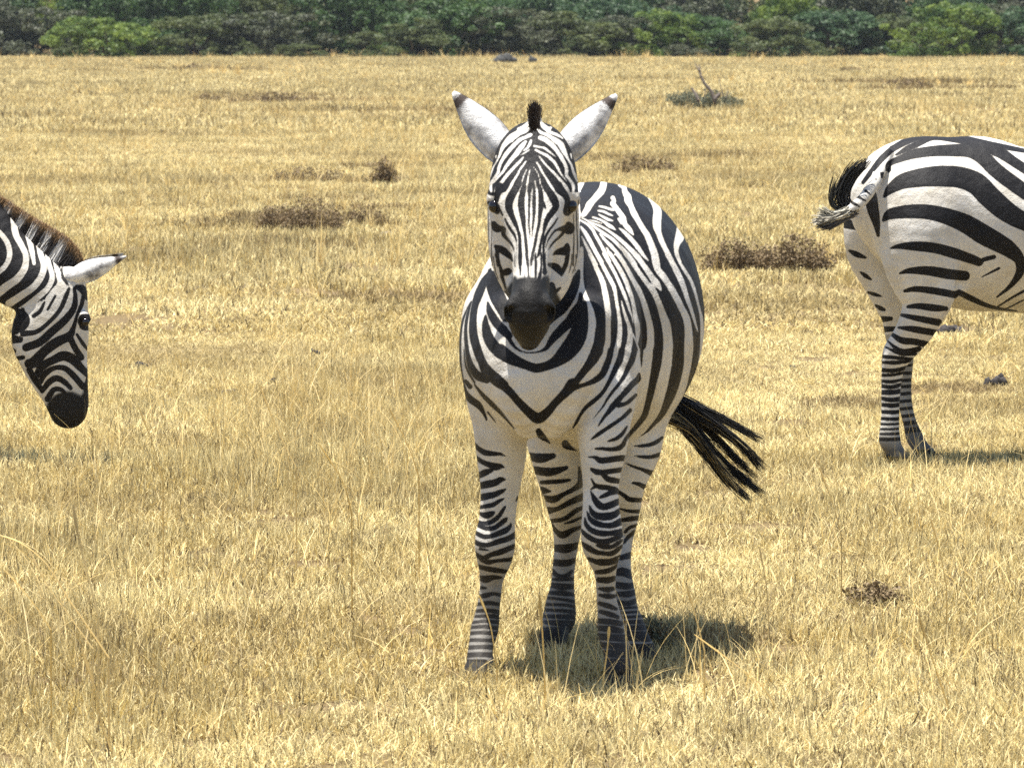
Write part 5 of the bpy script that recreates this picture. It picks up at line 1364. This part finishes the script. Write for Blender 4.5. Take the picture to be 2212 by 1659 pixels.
def bush_proto(w, h, kind, nleaf, size, seed, stems=5):
    r = np.random.default_rng(seed)
    cs, rs = [], []
    lobes = r.integers(5, 8)
    for i in range(lobes):
        a = r.uniform(0, 2 * math.pi); q = r.uniform(0.0, 0.62) * w / 2
        lc = np.array([math.cos(a) * q, math.sin(a) * q * 0.8, h * r.uniform(0.35, 0.72)]); lr = r.uniform(0.20, 0.34) * h
        for j in range(16):
            d = r.normal(size=3); d /= np.linalg.norm(d); d[2] = abs(d[2]) * 0.9 - 0.25
            cs.append(lc + d * lr * [1.15, 1.0, 1.0]); rs.append(r.uniform(0.12, 0.30))
    for i in range(60):
        a = r.uniform(0, 2 * math.pi); q = r.uniform(0.35, 1.0) * w / 2
        cs.append(np.array([math.cos(a) * q, math.sin(a) * q * 0.8, r.uniform(0.02, 0.5) * h])); rs.append(r.uniform(0.16, 0.36))
    V, F, T = leaf_cloud(cs, rs, nleaf, size, seed + 1)
    V[:, 2] = np.abs(V[:, 2])
    fol = mesh_np("foliage", V, F, LEAF[kind], {"tone": T}, smooth=False)
    st = []
    for i in range(stems):
        a = r.uniform(0, 2 * math.pi); tip = np.array(cs[r.integers(0, len(cs))])
        p0 = np.array([math.cos(a) * 0.12, math.sin(a) * 0.12, -0.05])
        mid_ = (p0 + tip) / 2 + r.normal(0, 0.12, 3)
        st.append(tube(catmull(np.array([p0, mid_, tip]), 4), 0.05, 0.012))
    V, F = join(st)
    return fol, mesh_np("trunk", V, F, BARK)
PROTO = {}
for ki, k in enumerate(LEAF):
    PROTO[k] = [bush_proto(4.2, 3.0, k, 15000, 0.062, 300 + ki * 10 + s) for s in range(3)]
def bush(x, y, w, h, kind, label, group=None, rot=None, name="bush"):
    fol, trk = PROTO[kind][int(rng.integers(0, 3))]
    root = empty(name, (x, y, float(ground_h(0, y)) - 0.02), label, "bush", group)
    root.rotation_euler[2] = rng.uniform(0, 6.28) if rot is None else rot
    root.scale = (w / 4.2, w / 4.2, h / 3.0)
    part("foliage", fol, root); part("trunk", trk, root)
    return root

# front row along the edge of the grass: picture x, width px, height px above the grass edge, kind, label
FRONT = [
 (-60, 250, 150, 'grey', "grey-brown scrubby bush just outside the left end of the thicket edge"),
 (60, 200, 84, 'grey', "low grey-brown bush at the left end of the thicket edge, darkest at its foot"),
 (235, 210, 92, 'bright', "yellow-green sunlit bush in the front row, left of the dark round bush"),
 (345, 190, 66, 'dark', "low dark green bush under the yellow-green sunlit one at the grass edge"),
 (430, 200, 74, 'olive', "olive bush in the front row between the yellow-green one and the reddish scrub"),
 (560, 220, 78, 'grey', "grey scrub bush in the front row left of the big dark evergreen"),
 (765, 240, 150, 'dark', "big dark evergreen bush in the front row left of the facing zebra's ears"),
 (885, 200, 66, 'olive', "low olive bush at the foot of the second dark evergreen"),
 (980, 250, 140, 'dark', "tall dark green bush directly above the left ear of the facing zebra"),
 (1100, 200, 84, 'grey', "grey-brown bush above the mane of the facing zebra, beside a bare earth gap"),
 (1235, 230, 80, 'olive', "olive green bush above the right ear of the facing zebra"),
 (1345, 150, 70, 'grey', "thin grey leafless-looking bush right of the olive one above the right ear"),
 (1420, 170, 88, 'bright', "light green bush just left of the dead branch on the plain"),
 (1540, 220, 78, 'dark', "dark green bush right behind the dead branch on the plain"),
 (1670, 190, 70, 'olive', "olive bush in the front row right of the dead branch"),
 (1800, 230, 84, 'blue', "blue-green bush in the middle of the right half of the thicket edge"),
 (1925, 180, 74, 'olive', "dull olive bush above the rump of the leaving zebra"),
 (2035, 200, 104, 'bright', "fresh green bush above the back of the leaving zebra"),
 (2150, 210, 90, 'grey', "dark grey-brown bush at the right end of the thicket edge"),
 (2300, 250, 120, 'blue', "blue-green bush just outside the right end of the thicket edge"),
]
D_EDGE = 209.0
for i, (px, wp, hp, kind, lab) in enumerate(FRONT):
    g = G(px, 124.5 + (i % 3) * 1.0)
    s = g[1] / FPX
    bush(g[0], g[1] + 1.2 + (0.0, 2.6, -2.2, 1.2, -3.4)[i % 5], wp * s * 1.45, (hp + 10) * s * 1.25, kind, lab)
EDGE = [(20, 90, 26, 'grey', "knee-high grey brush in front of the thicket at its left end"), (150, 110, 30, 'olive', "small olive sprout of brush at the foot of the yellow-green bush"),
        (500, 120, 28, 'grey', "low grey brush poking into the grass above the long brown scrub"), (655, 130, 34, 'olive', "low olive brush left of the foot of the big dark evergreen"),
        (840, 110, 30, 'bright', "little light green brush right of the foot of the big dark evergreen"), (1180, 110, 26, 'olive', "low olive brush in front of the thicket above the facing zebra's forelock"),
        (1480, 120, 30, 'grey', "low grey brush in front of the thicket behind the dead branch"), (1620, 100, 26, 'bright', "little light green brush right of the dead branch at the thicket foot"),
        (1740, 120, 30, 'dark', "small dark brush at the thicket foot between two taller olive and blue-green bushes"), (1990, 110, 30, 'grey', "low grey brush at the thicket foot above the leaving zebra's rump"), (2110, 120, 34, 'olive', "low olive brush at the thicket foot near the right edge")]
for i, (px, wp, hp, kind, lab) in enumerate(EDGE):
    g = G(px, 123.0 + (i % 4) * 1.2); s = g[1] / FPX
    bush(g[0], g[1] - 1.5, wp * s, hp * s * 1.1, kind, lab)
kinds = ['dark', 'olive', 'blue', 'dark', 'grey', 'olive', 'bright', 'blue', 'dark', 'grey']
names_ = {'dark': "dark green bush crowded into the thicket behind the front row", 'olive': "olive bush crowded into the thicket behind the front row", 'blue': "blue-green bush crowded into the thicket behind the front row",
          'grey': "grey-brown bush crowded into the thicket behind the front row", 'bright': "light green bush crowded into the thicket behind the front row"}
for row, (dy, step, hh) in enumerate(((5.0, 3.3, 3.6), (10.0, 3.6, 3.9), (17.0, 4.0, 4.2), (27.0, 4.6, 4.6), (42.0, 5.4, 5.0))):
    y = D_EDGE + dy; hw = 0.098 * y + 2
    x = -hw + row * 0.7
    while x < hw:
        k = kinds[int(rng.integers(0, len(kinds)))]
        bush(x + rng.uniform(-0.7, 0.7), y + rng.uniform(-1.5, 1.5), rng.uniform(3.6, 5.2), hh * rng.uniform(0.75, 1.15), k, names_[k], names_[k].replace("bush", "bushes", 1))
        x += step * rng.uniform(0.8, 1.2)

# the thicket goes on beyond both sides of the picture as one mass
def thicket():
    r = np.random.default_rng(77); pts = []
    for y in np.arange(211.0, 262.0, 5.0):
        for sx in (-1, 1):
            for ax in np.arange(0.104 * y + 3.0, 0.27 * y, 3.6):
                pts.append((sx * (ax + r.uniform(-1, 1)), y + r.uniform(-2, 2), 0.0))
    P = np.array(pts); P[:, 2] = ground_h(P[:, 0], P[:, 1])
    tiles = [bpy.data.objects.new("thicket_patch", PROTO[k][i][0]) for k in ('dark', 'olive', 'blue', 'dark', 'grey', 'bright') for i in (0, 1)]
    s = r.uniform(0.9, 1.25, len(P)); z = s * r.uniform(0.9, 1.3, len(P))
    scatter("thicket", tiles, P, np.stack([s, s, z], 1))
thicket()

# ================================================================== low things on the plain
DRYTWIG = simple("dry_twigs", (0.17, 0.115, 0.065), 0.9, 0.1, 20.0, 0.5)
def foliage_simple(name, a, b): return foliage_material(name, a, b, tuple((p + q) / 2 for p, q in zip(a, b)), 0.7, 0.12)
SCRUB = foliage_simple("dry_scrub_leaves", (0.075, 0.052, 0.026), (0.27, 0.19, 0.095))
GSCRUB = foliage_simple("grey_green_scrub_leaves", (0.070, 0.080, 0.045), (0.17, 0.175, 0.11))
def low_shrub(px, py, wpx, hpx, mat, label, seed, name="dry_shrub", leaf=0.011, n=2600, leafy=0.5):
    g = G(px, py); s = g[1] / FPX; w = wpx * s; h = hpx * s * 1.9; w *= 1.1
    r = np.random.default_rng(seed)
    root = empty(name, g, label, "shrub", None)
    tw = []; cs = []; rs = []
    for i in range(110):
        p0 = np.array([r.uniform(-0.42, 0.42) * w, r.uniform(-0.25, 0.25) * w, -0.01])
        tip = p0 + np.array([r.normal(0, 0.10) * w * 0.6, r.normal(0, 0.07) * w * 0.6, h * r.uniform(0.35, 1.0) * (1 - 0.5 * abs(p0[0]) / (0.5 * w))])
        md = (p0 + tip) / 2 + r.normal(0, 0.02 * w, 3) * [1, 1, 0.3]
        tw.append(tube(catmull(np.array([p0, md, tip]), 3), 0.0022 + 0.0006 * h, 0.0009, 3))
        for q in (0.45, 0.7, 1.0):
            cs.append(p0 + (tip - p0) * q); rs.append(r.uniform(0.02, 0.05) * max(0.5, h * 4))
    tw.append(tube(np.array([[-0.43 * w, 0, 0.002], [0, 0.01, 0.004], [0.43 * w, 0, 0.002]]), 0.004, 0.004, 5))
    V, F = join(tw)
    part("twigs", mesh_np("twigs", V, F, DRYTWIG, smooth=False), root)
    V, F, T = leaf_cloud(cs, rs, int(n * 1.5), leaf * 1.05, seed + 5, 0.7)
    V[:, 2] = np.abs(V[:, 2])
    part("foliage", mesh_np("foliage", V, F, mat, {"tone": T}, smooth=False), root)
    return root
low_shrub(672, 505, 130, 46, SCRUB, "brown dried-up low shrub half sunk in the grass left of the facing zebra", 500, n=3000, leaf=0.010)
low_shrub(600, 500, 110, 34, SCRUB, "straggly brown scrub beside the low shrub left of the facing zebra", 501, n=1800, leaf=0.010)
low_shrub(790, 490, 90, 28, SCRUB, "small brown tuft of scrub nearest the facing zebra's cheek, on its left", 502, n=1200, leaf=0.010)
low_shrub(828, 402, 54, 34, SCRUB, "dark little round scrub standing alone behind the others left of the facing zebra", 503, n=1600, leaf=0.012)
low_shrub(660, 395, 170, 22, SCRUB, "thin flat strip of brown scrub behind the low shrub left of the facing zebra", 504, n=1500, leaf=0.012)
low_shrub(1590, 585, 150, 40, SCRUB, "brown scrub right beside the barrel of the facing zebra", 505, n=2600, leaf=0.011)
low_shrub(1720, 588, 160, 46, SCRUB, "wide brown scrub between the facing zebra and the legs of the leaving one", 506, n=3000, leaf=0.011)
low_shrub(590, 226, 200, 16, SCRUB, "long low brown scrub far out on the plain on the left", 507, n=1600, leaf=0.022)
low_shrub(450, 222, 60, 12, SCRUB, "short brown scrub left of the long low one far out on the plain", 508, n=700, leaf=0.022)
low_shrub(1960, 192, 110, 14, SCRUB, "thin brown scrub far out above the leaving zebra", 509, n=1100, leaf=0.024)
low_shrub(1840, 158, 50, 8, SCRUB, "tiny brown scrub farthest out, up from the leaving zebra's tail", 510, n=500, leaf=0.026)
low_shrub(430, 152, 110, 8, SCRUB, "flat brown scrub near the thicket edge on the far left of the plain", 511, n=900, leaf=0.026)
low_shrub(1390, 372, 130, 22, SCRUB, "low brown scrub just above the rump of the facing zebra", 512, n=1500, leaf=0.013)
low_shrub(1890, 1312, 120, 34, SCRUB, "nearest brown scrub, low in the grass in the right foreground", 513, n=2400, leaf=0.007)
low_shrub(1530, 238, 165, 24, GSCRUB, "grey-green low shrub around the foot of the dead branch", 520, name="green_shrub", n=4200, leaf=0.020)
low_shrub(1476, 226, 70, 19, GSCRUB, "small grey-green shrub left of the dead branch", 521, name="green_shrub", n=1500, leaf=0.020)
low_shrub(1400, 1410, 120, 50, GSCRUB, "sparse dark twiggy weed in the shadow by the facing zebra's right hooves", 522, name="green_shrub", n=700, leaf=0.007)

# the dead branch standing in the grey-green shrub
def dead_branch():
    g = G(1535, 240); s = g[1] / FPX; y = g[1]
    root = empty("dead_branch", g, "bare forked dead branch sticking up out of the grey-green shrub", "branch")
    m = simple("dead_wood", (0.12, 0.10, 0.085), 0.9, 0.1, 20.0, 0.5, 0.01)
    def pp(l, dy=0.0): return catmull(np.array([W(x, yy, y + dy + 0.05 * i) - g for i, (x, yy) in enumerate(l)]), 3)
    # crop scale .1493 px per unit, origin (1376, 110)
    c = lambda l: [(1376 + x * .14930, 110.1 + yy * .14930) for x, yy in l]
    V, F = tube(pp(c([(1130, 760), (1080, 600), (980, 480), (930, 380), (900, 290)])), 0.034, 0.020, 8)
    part("stem", mesh_np("stem", V, F, m), root)
    for l, r0, r1 in (([(905, 300), (870, 240), (845, 190)], .016, .006), ([(905, 300), (905, 250), (895, 205)], .016, .010), ([(930, 380), (910, 385), (875, 400)], .009, .004),
                      ([(1250, 700), (1225, 560), (1195, 450), (1170, 360)], .008, .006), ([(1280, 700), (1300, 630), (1330, 560)], .008, .006), ([(960, 700), (985, 600), (1000, 520)], .008, .005),
                      ([(900, 740), (860, 650), (830, 600), (790, 540)], .030, .016), ([(1110, 720), (1150, 670), (1200, 625)], .034, .028)):
        V, F = tube(pp(c(l)), r0 * 1.1, r1 * 1.2, 6)
        part("twig", mesh_np("twig", V, F, m), root)
dead_branch()

DUNG = simple("dried_dung", (0.055, 0.050, 0.048), 0.95, 0.1, 70.0, 0.6, 0.01)
STONE = simple("dark_rock", (0.075, 0.075, 0.072), 0.9, 0.2, 5.0, 0.5, 0.03)
PALE = simple("pale_stone", (0.36, 0.36, 0.38), 0.9, 0.2, 50.0, 0.3, 0.01)
def lump(px, py, wpx, hpx, label, mat, name, cat, seed, pieces=5):
    g = G(px, py); s = g[1] / FPX; w = wpx * s; h = hpx * s * 1.5
    r = np.random.default_rng(seed); ps = []
    for i in range(pieces):
        off = np.array([r.uniform(-0.33, 0.33) * w, r.uniform(-0.2, 0.2) * w, h * r.uniform(0.15, 0.4)])
        ph = r.uniform(0, 6, 6)
        fn = lambda V: V * (1 + 0.16 * np.sin(V[:, :1] * 4 + ph[0]) + 0.13 * np.sin(V[:, 1:2] * 6 + ph[1]) + 0.12 * np.sin(V[:, 2:] * 7 + V[:, :1] * 5 + ph[2]))
        ps.append(blob(off, (w * r.uniform(0.16, 0.30), w * r.uniform(0.15, 0.25), h * r.uniform(0.4, 0.6)), 16, 11, fn))
    V, F = join(ps)
    o = part(name, mesh_np(name, V, F, mat), None, g)
    tag(o, label, cat)
for a in ((2055, 722, 60, 14, "wide flat heap of grey dung behind the leaving zebra's hind legs", DUNG, "dung_heap", "dung", 600, 8),
          (2148, 838, 50, 22, "dark dung clod at the right edge below the leaving zebra's belly", DUNG, "dung_heap", "dung", 601, 5),
          (680, 770, 24, 12, "small black dung clod left of the facing zebra's muzzle", DUNG, "dung_heap", "dung", 602, 4),
          (590, 832, 18, 12, "small black dung clod nearest the camera on the left", DUNG, "dung_heap", "dung", 603, 3),
          (490, 852, 34, 9, "flat grey flake of dung left of the small black clods", DUNG, "dung_heap", "dung", 604, 4),
          (305, 797, 30, 12, "brown dung clod right of the grazing zebra's muzzle", DUNG, "dung_heap", "dung", 605, 4),
          (1712, 796, 20, 7, "tiny dark dung piece between the facing zebra and the leaving one's hooves", DUNG, "dung_heap", "dung", 606, 3),
          (742, 806, 16, 6, "tiny dark dung piece nearest the facing zebra's shoulder", DUNG, "dung_heap", "dung", 607, 3),
          (1090, 138, 44, 15, "dark grey rock on the far plain above the facing zebra's left ear", STONE, "rock", "rock", 608, 7),
          (1148, 139, 24, 13, "smaller dark rock right of the other one on the far plain", STONE, "rock", "rock", 609, 3),
          (836, 508, 22, 7, "pale stone lying by the brown scrub left of the facing zebra", PALE, "rock", "rock", 610, 3)):
    lump(*a)

# ================================================================== the dusty air over the plain
def haze():
    x, y0, y1, z0, z1 = 120.0, -12.0, 300.0, -1.2, 14.0
    V = [(a, b, c) for a in (-x, x) for b in (y0, y1) for c in (z0, z1)]
    F = [(0, 1, 3, 2), (4, 6, 7, 5), (0, 4, 5, 1), (2, 3, 7, 6), (0, 2, 6, 4), (1, 5, 7, 3)]
    m = bpy.data.materials.new("dusty_air"); m.use_nodes = True
    nt = m.node_tree; nt.nodes.remove(nt.nodes["Principled BSDF"])
    pv = nt.nodes.new("ShaderNodeVolumePrincipled"); pv.inputs['Color'].default_value = (0.86, 0.92, 1.0, 1); pv.inputs['Density'].default_value = 0.00013
    pv.inputs['Anisotropy'].default_value = 0.2
    nt.links.new(pv.outputs[0], nt.nodes["Material Output"].inputs['Volume'])
    tag(part("haze", mesh_np("haze", V, F, m, smooth=False)), kind="stuff")
haze()
facing_zebra(); grazing_zebra(); leaving_zebra()
